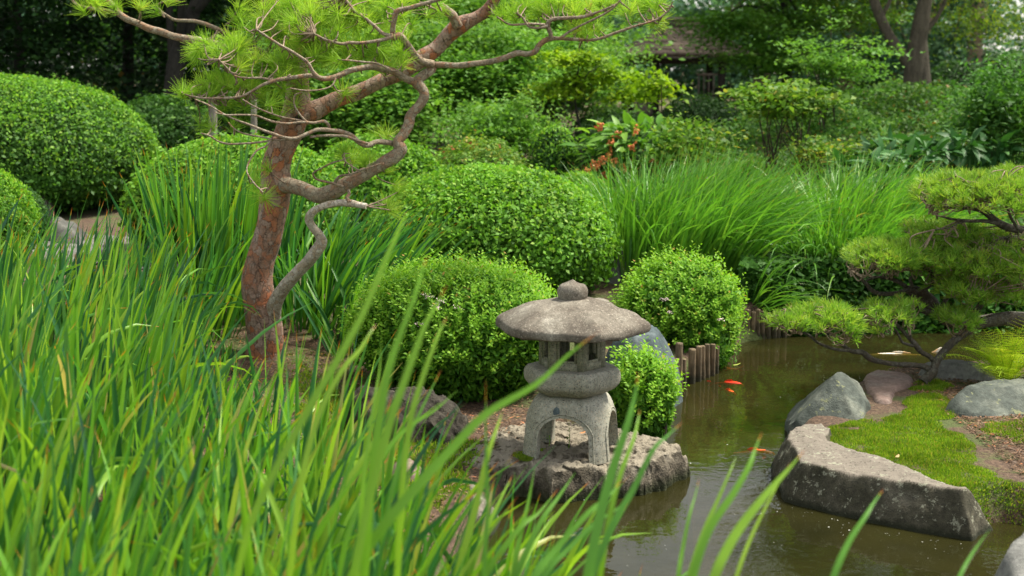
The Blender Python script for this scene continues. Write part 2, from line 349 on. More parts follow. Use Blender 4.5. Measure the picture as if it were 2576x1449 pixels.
def terrain():
    xs = np.concatenate([np.linspace(-70, -9, 22)[:-1], np.linspace(-9, -2.5, 40)[:-1], np.linspace(-2.5, 4.2, 190)[:-1], np.linspace(4.2, 12, 40)[:-1], np.linspace(12, 75, 22)])
    ys = np.concatenate([np.linspace(-12, 2.4, 16)[:-1], np.linspace(2.4, 10.2, 220)[:-1], np.linspace(10.2, 30, 60)[:-1], np.linspace(30, 150, 24)])
    X, Y = np.meshgrid(xs, ys); Z = H(X, Y)
    fine = (np.abs(X - 1) < 4) & (Y > 2) & (Y < 11)
    Z = Z + np.where(fine, .012 * fbm(np.stack([X, Y, X * 0], -1), 9, 3), 0)
    V = np.stack([X, Y, Z], -1).reshape(-1, 3); nx, ny = len(xs), len(ys)
    i = (np.arange(ny - 1)[:, None] * nx + np.arange(nx - 1)).ravel()
    g = G(); g.add(V, np.stack([i, i + 1, i + nx + 1, i + nx], -1))
    o = g.build('ground', M['soil'], smooth=True); o['kind'] = 'structure'
    # water sheet (a plain grid; the banks rise through it)
    g = G(); g.add([(-1.2, 2.3, 0), (6.5, 2.3, 0), (6.5, 10.2, 0), (-1.2, 10.2, 0)], [(0, 1, 2, 3)])
    o = g.build('water', M['water']); o['kind'] = 'structure'
    # gravel path behind the irises on the left
    xs = np.linspace(-6.5, -1.5, 120); ys = np.linspace(8.2, 13, 70); X, Y = np.meshgrid(xs, ys)
    mid = 10.3 - .35 * (X + 3.5) + .15 * np.sin(X * 1.7)
    wd = .75 + .12 * np.sin(X * 2.3)
    keep = np.abs(Y - mid) < wd
    Z = H(X, Y) + .006 + .012 * vnoise(np.stack([X, Y, X * 0], -1), 20)
    nx = len(xs); V = np.stack([X, Y, Z], -1).reshape(-1, 3)
    i = (np.arange(len(ys) - 1)[:, None] * nx + np.arange(nx - 1)).ravel(); kk = keep.ravel()
    i = i[kk[i]]
    g = G(); g.add(V, np.stack([i, i + 1, i + nx + 1, i + nx], -1)); o = g.build('gravel_path', M['gravel'], smooth=True); o['kind'] = 'structure'
terrain()

# ------------------------------------------------------------------ tubes
def catmull(P, sub):
    P = np.asarray(P, float); n = len(P)
    if n < 3 or sub < 2: return P
    Q = np.vstack([2 * P[0] - P[1], P, 2 * P[-1] - P[-2]]); out = []
    for k in range(n - 1):
        a, b, c, d = Q[k:k + 4]
        for s in range(sub):
            t = s / sub
            out.append(.5 * ((2 * b) + (-a + c) * t + (2 * a - 5 * b + 4 * c - d) * t * t + (-a + 3 * b - 3 * c + d) * t ** 3))
    out.append(P[-1]); return np.array(out)
def tube(g, pts, rad, sides=8, sub=5, rough=0.0, rf=12, rnd=.5, mat=0, cap=True, flat=1.0):
    """pts (n,3), rad scalar or (n,)"""
    pts = np.asarray(pts, float); rad = np.broadcast_to(np.asarray(rad, float), (len(pts),))
    A = catmull(np.column_stack([pts, rad]), sub); P = A[:, :3]; R = np.maximum(A[:, 3], 1e-4)
    n = len(P); T = nrm(np.gradient(P, axis=0))
    up = np.array([0., 0, 1]) if abs(T[0][2]) < .9 else np.array([0., 1, 0])
    U = np.zeros_like(P); u = nrm(np.cross(T[0], up))
    for k in range(n):
        u = u - T[k] * np.dot(u, T[k]); u = u / max(np.linalg.norm(u), 1e-9); U[k] = u
    W = np.cross(T, U)
    a = np.arange(sides) / sides * 2 * PI
    V = P[:, None] + (U[:, None] * np.cos(a)[None, :, None] + W[:, None] * np.sin(a)[None, :, None]) * R[:, None, None]
    if rough:
        nz = fbm(V, rf, 3)[..., None]
        V = V + (V - P[:, None]) * nz * rough
    i = (np.arange(n - 1)[:, None] * sides + np.arange(sides)).ravel()
    j = (np.arange(n - 1)[:, None] * sides + (np.arange(sides) + 1) % sides).ravel()
    g.add(V, np.stack([i, j, j + sides, i + sides], -1), rnd, 0, mat)
    if cap:
        g.add(np.vstack([V[-1], P[-1:]]), [(k, (k + 1) % sides, sides) for k in range(sides)], rnd, 0, mat)
        g.add(np.vstack([V[0], P[:1]]), [((k + 1) % sides, k, sides) for k in range(sides)], rnd, 0, mat)
    return P, R

# ------------------------------------------------------------------ leaves
def leaves(g, P, Nn, L, W, rng, rnd, D=None, fold=.15, mat=0, t=0., shape=.45, curl=0.):
    n = len(P); Nn = nrm(Nn)
    if D is None: D = rng.normal(size=(n, 3))
    D = nrm(D - Nn * np.sum(D * Nn, 1, keepdims=True)); Sd = np.cross(Nn, D)
    L = np.broadcast_to(L, (n,))[:, None]; W = np.broadcast_to(W, (n,))[:, None]
    b = P - D * L * .5; m = P + D * L * (shape - .5); tp = P + D * L * .5 - Nn * L * curl
    l = m + Sd * W * .5 + Nn * W * fold; r = m - Sd * W * .5 + Nn * W * fold
    V = np.stack([b, r, tp, l], 1).reshape(-1, 3)
    i = np.arange(n)[:, None] * 4
    g.add(V, i + np.array([0, 1, 2, 3]), np.repeat(np.broadcast_to(rnd, (n,)), 4), t, mat)
def leaf6(g, P0, D, Nn, L, W, rnd, mat=0, droop=.25, fold=.12, segs=4):
    """large leaves: ribbons with an ovate outline, arching"""
    n = len(P0); D = nrm(D); Nn = nrm(Nn - D * np.sum(D * Nn, 1, keepdims=True)); Sd = np.cross(Nn, D)
    L = np.broadcast_to(L, (n,))[:, None]; W = np.broadcast_to(W, (n,))[:, None]
    rows = []
    for k in range(segs + 1):
        s = k / segs; w = max(math.sin(PI * min(s * .92 + .04, 1)) ** .75 * (1.15 - .5 * s), .02)
        c = P0 + D * L * (s - .12 * droop * s * s) - Nn * L * droop * s * s
        rows += [c + Sd * W * w * .5 + Nn * W * w * fold, c, c - Sd * W * w * .5 + Nn * W * w * fold]
    V = np.stack(rows, 1); nv = V.shape[1]; fc = []
    for k in range(segs):
        a = k * 3; fc += [(a, a + 1, a + 4, a + 3), (a + 1, a + 2, a + 5, a + 4)]
    fc = np.array(fc); i = np.arange(n)[:, None, None] * nv
    g.add(V.reshape(-1, 3), (fc[None] + i).reshape(-1, 4), np.repeat(np.broadcast_to(rnd, (n,)), nv), 0, mat)
def lumps(d, seed, f=2.2):
    return fbm(d + seed * 3.7, f, 3)
def sph(n, rng, up=-1.0):
    v = nrm(rng.normal(size=(int(n * 2.6) + 20, 3))); v = v[v[:, 2] > up][:n]; return v
def dome(dirs, c, r, lump, seed, pn=2.1):
    """superellipsoid point for each direction; r=(rx,ry,rz_up,rz_down)"""
    rz = np.where(dirs[:, 2] > 0, r[2], r[3]); sc = np.stack([np.full(len(dirs), r[0]), np.full(len(dirs), r[1]), rz], -1)
    q = 1 / (np.sum(np.abs(dirs) ** pn, 1) ** (1 / pn))
    k = q * (1 + lump * lumps(dirs, seed) + lump * .35 * lumps(dirs, seed + 5, 6))
    nn = nrm(np.sign(dirs) * np.abs(dirs) ** (pn - 1) / sc)
    return np.array(c) + dirs * k[:, None] * sc, nn
def mound(name, label, cat, l, r, top, Y, mat, leaf, n, seed, style='clip', lump=.07, group=None, depth=1.0, newmat_=None, zb=None, extra=None, cut=-.75, lower=.34):
    rng = RS(seed); s = S(Y); cx = xat((l + r) / 2, Y); rx = (r - l) / 2 * s; ry = rx * depth
    ztop = at((l + r) / 2, top, Y)[2]; z0 = Ls(cx, Y) if zb is None else zb
    h = ztop - z0; c = (cx, Y, z0 + h * lower); R = (rx, ry, h * (1 - lower), h * lower * 1.15)
    T = thing(name, label, cat, group)
    g = G()
    if style == 'sprig': cut = -.85
    d = sph(n, rng, cut); P, nn = dome(d, c, R, lump, seed)
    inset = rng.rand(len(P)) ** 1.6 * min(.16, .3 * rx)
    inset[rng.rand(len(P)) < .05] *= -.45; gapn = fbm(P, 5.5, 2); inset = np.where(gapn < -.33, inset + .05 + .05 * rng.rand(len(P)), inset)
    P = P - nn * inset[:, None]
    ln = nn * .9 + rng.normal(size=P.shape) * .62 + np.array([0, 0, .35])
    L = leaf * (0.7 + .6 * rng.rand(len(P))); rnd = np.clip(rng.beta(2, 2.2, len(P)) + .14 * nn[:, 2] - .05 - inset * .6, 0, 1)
    D = nn * .5 + rng.normal(size=P.shape) * .8
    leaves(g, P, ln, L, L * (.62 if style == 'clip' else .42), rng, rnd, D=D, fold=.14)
    if style == 'sprig':      # fresh upright shoots with small leaves
        ns = n // 26; d = sph(ns, rng, -.35); d = d[(d[:, 2] > .05) | (rng.rand(len(d)) < .45)]
        P, nn = dome(d, c, R, lump, seed); ax = nrm(nn * .8 + np.array([0, 0, .75]) + rng.normal(size=P.shape) * .25)
        Ls_ = leaf * (1.4 + 2.6 * rng.rand(len(P)) ** 2)
        for k in range(9):
            q = P + ax * (Ls_ * (k / 8 - .15))[:, None]; a = k * 2.4 + rng.rand(len(P)) * .6
            e1 = nrm(np.cross(ax, np.array([.3, .2, 1]))); e2 = np.cross(ax, e1)
            dd = nrm(e1 * np.cos(a)[:, None] + e2 * np.sin(a)[:, None] + ax * .7)
            leaves(g, q + dd * leaf * .4, np.cross(dd, np.cross(ax, dd)), leaf * (1.0 - .35 * k / 8), leaf * .36, rng, np.clip(rng.rand(len(P)) * .9 + .1 * (k > 6), 0, 1), D=dd, fold=.12, mat=1)
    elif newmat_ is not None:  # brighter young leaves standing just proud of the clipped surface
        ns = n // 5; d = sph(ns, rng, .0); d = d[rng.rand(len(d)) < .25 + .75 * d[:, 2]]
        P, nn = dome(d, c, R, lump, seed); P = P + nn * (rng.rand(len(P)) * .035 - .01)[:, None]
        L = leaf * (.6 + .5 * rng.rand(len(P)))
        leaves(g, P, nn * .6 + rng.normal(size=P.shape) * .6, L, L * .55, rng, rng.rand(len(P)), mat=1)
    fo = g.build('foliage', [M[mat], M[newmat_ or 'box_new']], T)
    # closed shell for the inner leaves, their shade put into its dark colour
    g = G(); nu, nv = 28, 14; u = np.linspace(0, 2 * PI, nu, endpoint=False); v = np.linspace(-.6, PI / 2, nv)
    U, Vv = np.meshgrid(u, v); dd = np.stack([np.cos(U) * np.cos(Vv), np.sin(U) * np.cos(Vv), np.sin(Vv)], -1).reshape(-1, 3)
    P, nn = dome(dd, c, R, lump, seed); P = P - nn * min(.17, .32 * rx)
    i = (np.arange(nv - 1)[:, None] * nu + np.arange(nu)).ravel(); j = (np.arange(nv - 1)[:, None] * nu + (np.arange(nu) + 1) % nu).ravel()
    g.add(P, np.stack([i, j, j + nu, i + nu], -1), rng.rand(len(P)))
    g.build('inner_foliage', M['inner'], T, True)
    g = G()
    for k in range(9):
        a = rng.rand() * 2 * PI; e = np.array([cx + rx * .55 * math.cos(a), Y + ry * .55 * math.sin(a), z0 + h * (.35 + .3 * rng.rand())])
        b = np.array([cx + rx * .12 * math.cos(a), Y + ry * .12 * math.sin(a), z0 - .05])
        tube(g, [b, (b + e) / 2 + rng.normal(size=3) * .03, e], [.014, .01, .005], 6, 4, mat=0)
    g.build('stem', M['twig_dark'], T)
    if extra: extra(T, c, R, lump, seed, rng)
    shift_origin(T, (cx, Y, z0)); return T
def flowers(nf):
    def f(T, c, R, lump, seed, rng):
        for k in range(nf):
            d = nrm(np.array([[rng.normal() * .7, -.8, .15 + .7 * rng.rand()]])); P, nn = dome(d, c, R, lump, seed)
            g = G(); n = 26; q = P + nn * .02 + rng.normal(size=(n, 3)) * np.array([.012, .012, .005])
            leaves(g, q, np.array([[0, -.3, 1]]) + rng.normal(size=(n, 3)) * .4, .009, .009, rng, .5)
            g.build('flower_head', M['petal'], T)
    return f

# ------------------------------------------------------------------ clipped shrubs
mound('clipped_shrub', 'huge dark green clipped mound at the far left, larger than every other shrub', 'shrub', -330, 397, 194, 13.0, 'box_mid', .040, 80000, 11, newmat_='box_new', lump=.05)
mound('clipped_shrub', 'darker clipped mound half hidden behind the huge one at the left', 'shrub', 262, 560, 240, 16.0, 'box_deep', .045, 20000, 12, lump=.08)
mound('clipped_shrub', 'bright yellow-green dome cut by the left edge of the picture', 'shrub', -190, 92, 425, 9.4, 'spirea', .022, 26000, 13, newmat_='spirea_new')
mound('clipped_shrub', 'small dark needle-like shrub between the yellow-green dome and the stone block', 'shrub', -60, 122, 462, 10.6, 'box_deep', .02, 12000, 14, lump=.05)
mound('clipped_shrub', 'broad light green mound directly behind the red pine trunk', 'shrub', 325, 880, 350, 10.2, 'box_bright', .038, 44000, 15, newmat_='box_new', lump=.05)
mound('clipped_shrub', 'light green mound under the lower pine limb, behind the big centre dome', 'shrub', 770, 1135, 345, 11.2, 'box_bright', .037, 22000, 16, newmat_='box_new', lump=.07)
mound('clipped_shrub', 'big round clipped dome in the centre, right behind the stone lantern', 'shrub', 925, 1546, 424, 9.2, 'box_bright', .036, 60000, 17, newmat_='box_new', lump=.045)
mound('flowering_shrub', 'feathery light green shrub with a few pale pink flower heads left of the lantern roof', 'shrub', 900, 1398, 682, 7.0, 'spirea', .033, 40000, 18, 'sprig', lump=.13, newmat_='spirea_new', extra=flowers(6), zb=.12, lower=.5)
mound('flowering_shrub', 'rounded light green shrub overhanging the log edging right of the lantern', 'shrub', 1562, 1862, 662, 8.2, 'spirea', .033, 24000, 19, 'sprig', lump=.15, newmat_='spirea_new', extra=flowers(3), zb=-.12, lower=.52)
mound('flowering_shrub', 'small loose shrub with orange-tipped shoots beside the lantern at the water', 'shrub', 1520, 1706, 905, 6.35, 'spirea', .034, 7500, 20, 'sprig', lump=.2, newmat_='spirea_new', zb=.0, lower=.55)
mound('clipped_shrub', 'small bright tuft-like dome above the far daylilies', 'shrub', 1795, 1968, 410, 13.0, 'spirea', .03, 9000, 21, newmat_='spirea_new', lump=.08)
mound('clipped_shrub', 'low bright shrub at the right shoulder of the centre dome', 'shrub', 1350, 1550, 437, 11.6, 'spirea', .03, 11000, 22, newmat_='spirea_new', lump=.1)
mound('clipped_shrub', 'dark round dome behind the centre dome, left of the orange fruits', 'shrub', 1322, 1465, 320, 12.6, 'box_deep', .032, 11000, 23, lump=.07, newmat_='box_new')
mound('clipped_shrub', 'low dark hedge mound in front of the low gazebo wall', 'shrub', 1400, 1720, 283, 17.0, 'box_dark', .04, 15000, 24, lump=.12, lower=.35)
mound('clipped_shrub', 'dark round mound hiding the right foot of the gazebo', 'shrub', 1640, 1862, 240, 18.0, 'box_dark', .04, 15000, 25, lump=.1)
mound('clipped_shrub', 'pale olive low shrub beyond the dark hedge, left of the gazebo wall', 'shrub', 1440, 1600, 262, 20.0, 'wood_light', .045, 7000, 26, lump=.12)
mound('clipped_shrub', 'yellow-green lit shrub at the left foot of the big forked tree', 'shrub', 2165, 2330, 205, 21.6, 'wood_light', .055, 9000, 27, lump=.16)
mound('clipped_shrub', 'dark hedge mound just right of the big forked trunk', 'shrub', 2300, 2470, 152, 22.6, 'box_dark', .05, 9000, 28, lump=.1)
mound('clipped_shrub', 'dark hedge mound at the right edge, below the patch of sky', 'shrub', 2420, 2640, 132, 23.6, 'box_dark', .05, 10000, 29, lump=.1)
mound('clipped_shrub', 'brownish-green azalea mound between centre dome and dark round dome', 'shrub', 1040, 1355, 352, 12.4, 'dogwood', .035, 16000, 30, lump=.12)

# ------------------------------------------------------------------ loose shrubs and trees
def cloud(g, rng, c, R, nc, per, cr, leaf, flat=.55, aspect=.6, hollow=.35, mat=0, tilt=.5, droop=0., lo=-1.):
    """leaf clusters scattered through an ellipsoid, denser toward its surface"""
    d = nrm(rng.normal(size=(nc, 3))); d[:, 2] = np.maximum(d[:, 2], lo)
    rr = (hollow + (1 - hollow) * rng.rand(nc) ** .6)[:, None]
    C = np.array(c) + d * rr * np.array(R) * (1 + 1.1 * lumps(d, nc * .01 + leaf * 31 + c[0], 1.7))[:, None]
    sz = cr * (.6 + .8 * rng.rand(nc))
    o = rng.normal(size=(nc, per, 3)) * sz[:, None, None] * np.array([1, 1, flat])
    o[..., 2] -= droop * np.linalg.norm(o[..., :2], axis=-1)
    P = (C[:, None] + o).reshape(-1, 3); n = len(P)
    nn = np.array([0, 0, 1.]) + rng.normal(size=(n, 3)) * tilt
    L = leaf * (.6 + .8 * rng.rand(n)); rnd = np.clip(np.repeat(rng.rand(nc) * .5, per) + rng.rand(n) * .5, 0, 1)
    leaves(g, P, nn, L, L * aspect, rng, rnd, mat=mat)
    return C
def shrub(name, label, cat, px, Y, c_py, rpx, rpy, mat, leaf, nc, per, cr, seed, group=None, stems=8, aspect=.6, flat=.6, tilt=.6, depth=1., bark_='twig_dark', hollow=.3, z0=None, extra=None, droop=0.):
    rng = RS(seed); c = at(px, c_py, Y); R = (rpx * S(Y), rpx * S(Y) * depth, rpy * S(Y)); zz = Ls(c[0], Y) if z0 is None else z0
    T = thing(name, label, cat, group); g = G()
    C = cloud(g, rng, c, R, nc, per, cr, leaf, flat, aspect, hollow, tilt=tilt, droop=droop)
    g.build('foliage', M[mat], T); g = G()
    for k in range(stems):
        e = C[rng.randint(len(C))]; b = np.array([c[0] + rng.normal() * R[0] * .15, Y + rng.normal() * R[1] * .1, zz - .05])
        m = b * .45 + e * .55 + rng.normal(size=3) * .06 * max(R); m[2] = max(m[2], zz)
        th = .007 + .0003 * Y
        tube(g, [b, m, e], [th, th * .7, th * .3], 6, 5)
        for q in range(4):
            e2 = C[rng.randint(len(C))]
            if np.linalg.norm(e2 - m) < 1.6 * max(R): tube(g, [m, (m + e2) / 2 + rng.normal(size=3) * .05, e2], [th * .5, th * .35, th * .15], 5, 4)
    g.build('stem', M[bark_], T)
    if extra: extra(T, c, R, rng)
    shift_origin(T, (c[0], Y, zz)); return T

# understorey behind the mounds
G1 = 'leafy shrubs filling the middle distance'
mids = [(760, 15.6, 235, 150, 140, 'wood_light', 'mid green bushy shrub behind the pine trunk'),
        (930, 14.8, 262, 140, 100, 'wood_light', 'leafy light green shrub under the rising pine limb'),
        (1090, 15.8, 170, 160, 125, 'wood_light', 'tall pale green shrub behind the junction of the pine limbs'),
        (1250, 16.6, 185, 165, 120, 'wood_light', 'light green layered shrub below the long right pine limb'),
        (1400, 17.5, 190, 110, 85, 'wood_light', 'light green shrub left of the golden maple sprays'),
        (1010, 18.0, 60, 190, 130, 'wood_light', 'tall mid green shrub behind the bent pine limb at the top'),
        (1260, 19.5, 50, 200, 120, 'wood_light', 'leafy shrub beneath the top right pine sprays'),
        (1380, 20.5, 60, 100, 100, 'wood_mid', 'mid green shrub left of the gazebo roof'),
        (860, 19.0, 90, 130, 120, 'wood_mid', 'mid green shrub between pine trunk and rising limb')]
for k, (px, Y, py, rx, ry, mt, lb) in enumerate(mids):
    shrub('leafy_shrub', lb, 'shrub', px, Y, py, rx, ry, mt, .062, 190, 125, .19, 100 + k, stems=9, flat=.3, tilt=.4, aspect=.55, group=G1, hollow=.1)
shrub('leafy_shrub', 'grey-green sprawling shrub with pale upturned leaves above the azalea mound', 'shrub', 1240, 13.4, 318, 150, 62, 'wood_light', .05, 110, 60, .10, 120, stems=14, tilt=.7, aspect=.5)
shrub('leafy_shrub', 'dark leafy shrub at the right edge in front of the far hedge', 'shrub', 2520, 13.2, 290, 120, 140, 'wood_mid', .06, 120, 60, .13, 121, stems=9, aspect=.42, flat=.5)
shrub('small_tree', 'small slender tree with yellowing leaves on thin stems right of the gazebo', 'tree', 1985, 12.6, 252, 150, 62, 'dogwood', .062, 75, 34, .10, 122, stems=5, flat=.25, tilt=.5, aspect=.62, hollow=.05)
shrub('small_tree', 'low thin sapling with yellow-green leaves below the yellowing small tree', 'sapling', 2090, 12.2, 385, 100, 32, 'dogwood', .05, 36, 26, .08, 123, stems=5, flat=.4, tilt=.5)
shrub('small_tree', 'young green tree behind the yellowing one, left of the forked trunk', 'tree', 2090, 16.5, 165, 130, 90, 'wood_light', .055, 75, 46, .13, 124, stems=4, flat=.22, tilt=.35, hollow=.0)
shrub('sapling', 'slim sapling with bright drooping leaves in front of the gazebo wall', 'sapling', 1655, 14.2, 222, 62, 28, 'maple_gold', .07, 20, 22, .08, 125, stems=2, flat=.6, tilt=.9)
def fruits(T, c, R, rng):
    for px, py in [(1555, 340), (1540, 360), (1532, 392), (1515, 402), (1548, 408), (1500, 422), (1480, 432), (1565, 425), (1590, 372), (1600, 330), (1520, 440), (1645, 408), (1490, 410), (1509, 318)]:
        p = at(px, py, 11.95 + rng.rand() * .2); g = G()
        for k in range(16):
            q = p + rng.normal(size=3) * np.array([.014, .012, .018])
            d = nrm(rng.normal(size=(14, 3)))
            leaves(g, q + d * .009, d, .014, .014, rng, .5)
        g.build('berry_cluster', M['berry'], T)
def bigleaf(name, label, cat, px, Y, py, rx, ry, mat, L, W, n, seed, droop=.35, group=None, extra=None, spread=.9):
    rng = RS(seed); c = at(px, py, Y); z0 = Ls(c[0], Y); R = (rx * S(Y), rx * S(Y) * .7, ry * S(Y)); T = thing(name, label, cat, group); g = G()
    d = nrm(rng.normal(size=(n, 3)) + np.array([0, -.3, .25])); P = c + d * np.array(R) * (.25 + .75 * rng.rand(n)[:, None] ** .6)
    P[:, 2] = np.maximum(P[:, 2], z0 + .02)
    D = d * np.array([1, 1, .4]) * spread + rng.normal(size=(n, 3)) * .35 + np.array([0, 0, .15]); ln = L * (.6 + .6 * rng.rand(n))
    leaf6(g, P, D, np.array([0, 0, 1.]) + rng.normal(size=(n, 3)) * .3, ln, ln * W, rng.rand(n), droop=droop)
    g.build('foliage', M[mat], T); g = G()
    for k in range(0, n, max(1, n // 60)):
        b = np.array([c[0] + (P[k][0] - c[0]) * .3, Y + (P[k][1] - Y) * .3, z0 - .03]); tube(g, [b, (b + P[k]) / 2 + [0, 0, .03], P[k]], [.006, .005, .003], 5, 3)
    g.build('stem', M['hosta'], T)
    if extra: extra(T, c, R, rng)
    shift_origin(T, (c[0], Y, z0)); return T
bigleaf('broad_leaf_shrub', 'sprawling broad-leaved shrub dotted with orange-red fruit clusters', 'shrub', 1620, 12.4, 375, 170, 72, 'broad', .15, .42, 520, 130, extra=fruits)
shrub('leafy_shrub', 'thin yellow-green shrub growing among the broad leaves right of the orange fruits', 'shrub', 1720, 12.0, 375, 90, 60, 'dogwood', .055, 45, 30, .09, 131, stems=8, tilt=.7)
for k, (px, Y, py, r) in enumerate([(2140, 11.6, 440, 50), (2215, 11.2, 430, 55), (2290, 11.6, 415, 55), (2350, 12.4, 395, 55), (2210, 12.2, 405, 50), (2300, 10.6, 500, 50), (2200, 10.6, 490, 45), (2420, 12.6, 370, 60), (2500, 12.8, 380, 60), (2280, 12.8, 375, 50)]):
    bigleaf('hosta', ['left end of the patch', 'second from its left end', 'middle of the patch', 'right behind the pine top', 'back row, left', 'lowest, beside the pine pad', 'lowest, at the daylilies', 'back row, centre', 'right end, under the dark shrub', 'small one at the back of the patch'][k] + ' of broad dark green hosta leaves', 'hosta', px, Y, py, r, 30, 'hosta', .17, .42, 60, 140 + k, droop=.4, group='hostas in the bed above the daylilies')
for k, (px, py, r) in enumerate([(2375, 745, 42), (2330, 770, 34), (2425, 765, 34)]):
    bigleaf('hosta', ['dark glossy hosta at the water, tallest under the pine boughs', 'hosta with leaves touching the water, left one under the pine boughs', 'hosta at the water, right one under the pine boughs'][k], 'hosta', px, 9.3, py, r, 26, 'hosta', .16, .62, 42, 155 + k, droop=.5, group='hostas at the far waterline')

def tree(name, label, px, Y, h, trunk_r, crown, mat, leaf, nc, per, cr, seed, bark_='dark_bark', group=None, base_z=None, path=None, limbs=7, flat=.4, tilt=.5, aspect=.6, hollow=.2, droop=0., lo=-1.):
    """crown: list of (dx, dy, z, rx, ry, rz) ellipsoids in metres about the trunk foot"""
    rng = RS(seed); x = xat(px, Y); z0 = Ls(x, Y) if base_z is None else base_z
    T = thing(name, label, 'tree', group); g = G(); Cs = []
    tot = sum(a[3] * a[5] for a in crown)
    for a in crown:
        k = a[3] * a[5] / tot
        Cs.append(cloud(g, rng, (x + a[0], Y + a[1], z0 + a[2]), a[3:6], int(nc * k) + 3, per, cr, leaf, flat, aspect, hollow, tilt=tilt, droop=droop, lo=lo))
    g.build('crown', M[mat], T); Cs = np.vstack(Cs); g = G()
    if path is None: path = [(0, 0, -.1), (.05 * h * .2, 0, h * .3), (-.03 * h, .02 * h, h * .6), (.02 * h, 0, h * .92)]
    pts = np.array([(x + a, Y + b, z0 + c) for a, b, c in path]); n = len(pts)
    rr = trunk_r * (1 - .85 * np.arange(n) / (n - 1)); rr[0] *= 1.25
    tube(g, pts, rr, 12, 6, .12, 4)
    A = catmull(pts, 6)
    for k in range(limbs):
        s = A[rng.randint(len(A) // 4, len(A))]; e = Cs[rng.randint(len(Cs))]
        m = (s + e) / 2 + rng.normal(size=3) * .2; r = trunk_r * .35
        tube(g, [s, m, e], [r, r * .6, r * .2], 7, 6, .1, 5)
    g.build('trunk', M[bark_], T, True)
    shift_origin(T, (x, Y, z0)); return T

GW = 'dark trees behind the shrubs at the left'
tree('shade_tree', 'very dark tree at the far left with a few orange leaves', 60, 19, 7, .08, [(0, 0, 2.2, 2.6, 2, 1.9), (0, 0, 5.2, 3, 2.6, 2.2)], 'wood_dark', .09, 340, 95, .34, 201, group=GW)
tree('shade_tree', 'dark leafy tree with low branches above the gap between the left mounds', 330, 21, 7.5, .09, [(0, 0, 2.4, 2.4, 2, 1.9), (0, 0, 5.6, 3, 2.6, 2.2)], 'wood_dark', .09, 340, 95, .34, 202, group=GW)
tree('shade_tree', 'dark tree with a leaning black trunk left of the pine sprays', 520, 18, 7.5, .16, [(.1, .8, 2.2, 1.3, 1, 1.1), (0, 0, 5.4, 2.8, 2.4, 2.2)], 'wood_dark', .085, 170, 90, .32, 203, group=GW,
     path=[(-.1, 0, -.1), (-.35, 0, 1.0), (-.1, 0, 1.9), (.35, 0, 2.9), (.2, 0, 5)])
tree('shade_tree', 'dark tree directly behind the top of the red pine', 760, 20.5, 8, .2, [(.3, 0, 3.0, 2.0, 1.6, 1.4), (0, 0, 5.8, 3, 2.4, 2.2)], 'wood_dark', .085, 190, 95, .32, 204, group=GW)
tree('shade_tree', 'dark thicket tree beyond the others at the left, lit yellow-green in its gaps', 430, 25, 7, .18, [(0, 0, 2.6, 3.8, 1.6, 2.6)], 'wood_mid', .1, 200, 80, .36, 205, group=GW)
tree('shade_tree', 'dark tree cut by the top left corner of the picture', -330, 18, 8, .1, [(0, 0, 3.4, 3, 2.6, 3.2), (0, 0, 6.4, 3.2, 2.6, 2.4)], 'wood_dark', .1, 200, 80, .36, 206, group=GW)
GC = 'broad-leaved trees behind the centre'
tree('shade_tree', 'mid green tree behind the rising pine limb', 960, 23, 8.5, .2, [(0, 0, 2.6, 2.8, 2, 2.2)], 'wood_light', .1, 210, 90, .34, 207, group=GC)
tree('shade_tree', 'mid green tree behind the long right pine branch', 1260, 25, 8, .2, [(0, 0, 2.6, 2.8, 2, 2.2)], 'wood_light', .1, 200, 90, .34, 208, group=GC)
tree('shade_tree', 'bluish green tree behind the ends of the right pine sprays', 1440, 42, 9, .2, [(-.4, 0, 3.6, 3.0, 2, 3.6)], 'bluepine', .15, 190, 90, .5, 209, group=GC)
tree('maple_tree', 'maple with flat layered sprays of green leaves hanging over the gazebo roof', 1960, 21.5, 6.5, .09, [(-.1, -.7, .75, 1.1, .6, .2), (-.7, -.5, 1.25, .9, .9, .22), (-.35, -.6, 1.0, .8, .6, .16), (.0, 0, 1.4, 1.6, 1.2, .25), (.1, 0, 1.9, 1.7, 1.4, .3), (.3, 0, 2.7, 1.7, 1.4, .5), (.7, 0, 4.9, 1.0, 1.0, 1.1)], 'wood_light', .075, 460, 85, .22, 210, flat=.22, tilt=.35,
     path=[(.05, 0, -.1), (.02, 0, 1.2), (-.15, 0, 2.6), (.1, 0, 4.5)], bark_='dark_bark')
tree('maple_tree', 'golden green maple with feathery drooping sprays left of the gazebo post', 1455, 14.6, 1.5, .022, [(-.1, 0, 1.28, .38, .3, .09), (.25, 0, 1.08, .36, .25, .09), (.42, -.1, .92, .2, .2, .06), (-.25, .1, .98, .42, .3, .1)], 'maple_gold', .055, 60, 60, .085, 211, flat=.3, tilt=.4, droop=.3, limbs=9, base_z=.5)
tree('forked_tree', 'big tree with a thick grey-brown trunk forking low at the upper right', 2300, 20, 9, .19,
     [(-.8, .9, 1.5, .8, .8, .42), (.85, .8, 1.35, .7, .7, .42), (1.35, -.4, 1.3, .4, .6, .3), (.0, .4, 2.4, 2.2, 1.6, .6), (.2, 0, 5.8, 2.6, 2.2, 2.2)], 'elm', .06, 460, 75, .25, 212, bark_='tree_bark',
     path=[(0, 0, -.15), (0, 0, .5), (-.02, 0, 1.0), (-.02, 0, 1.25)], limbs=0, flat=.6, tilt=.9, aspect=.45)
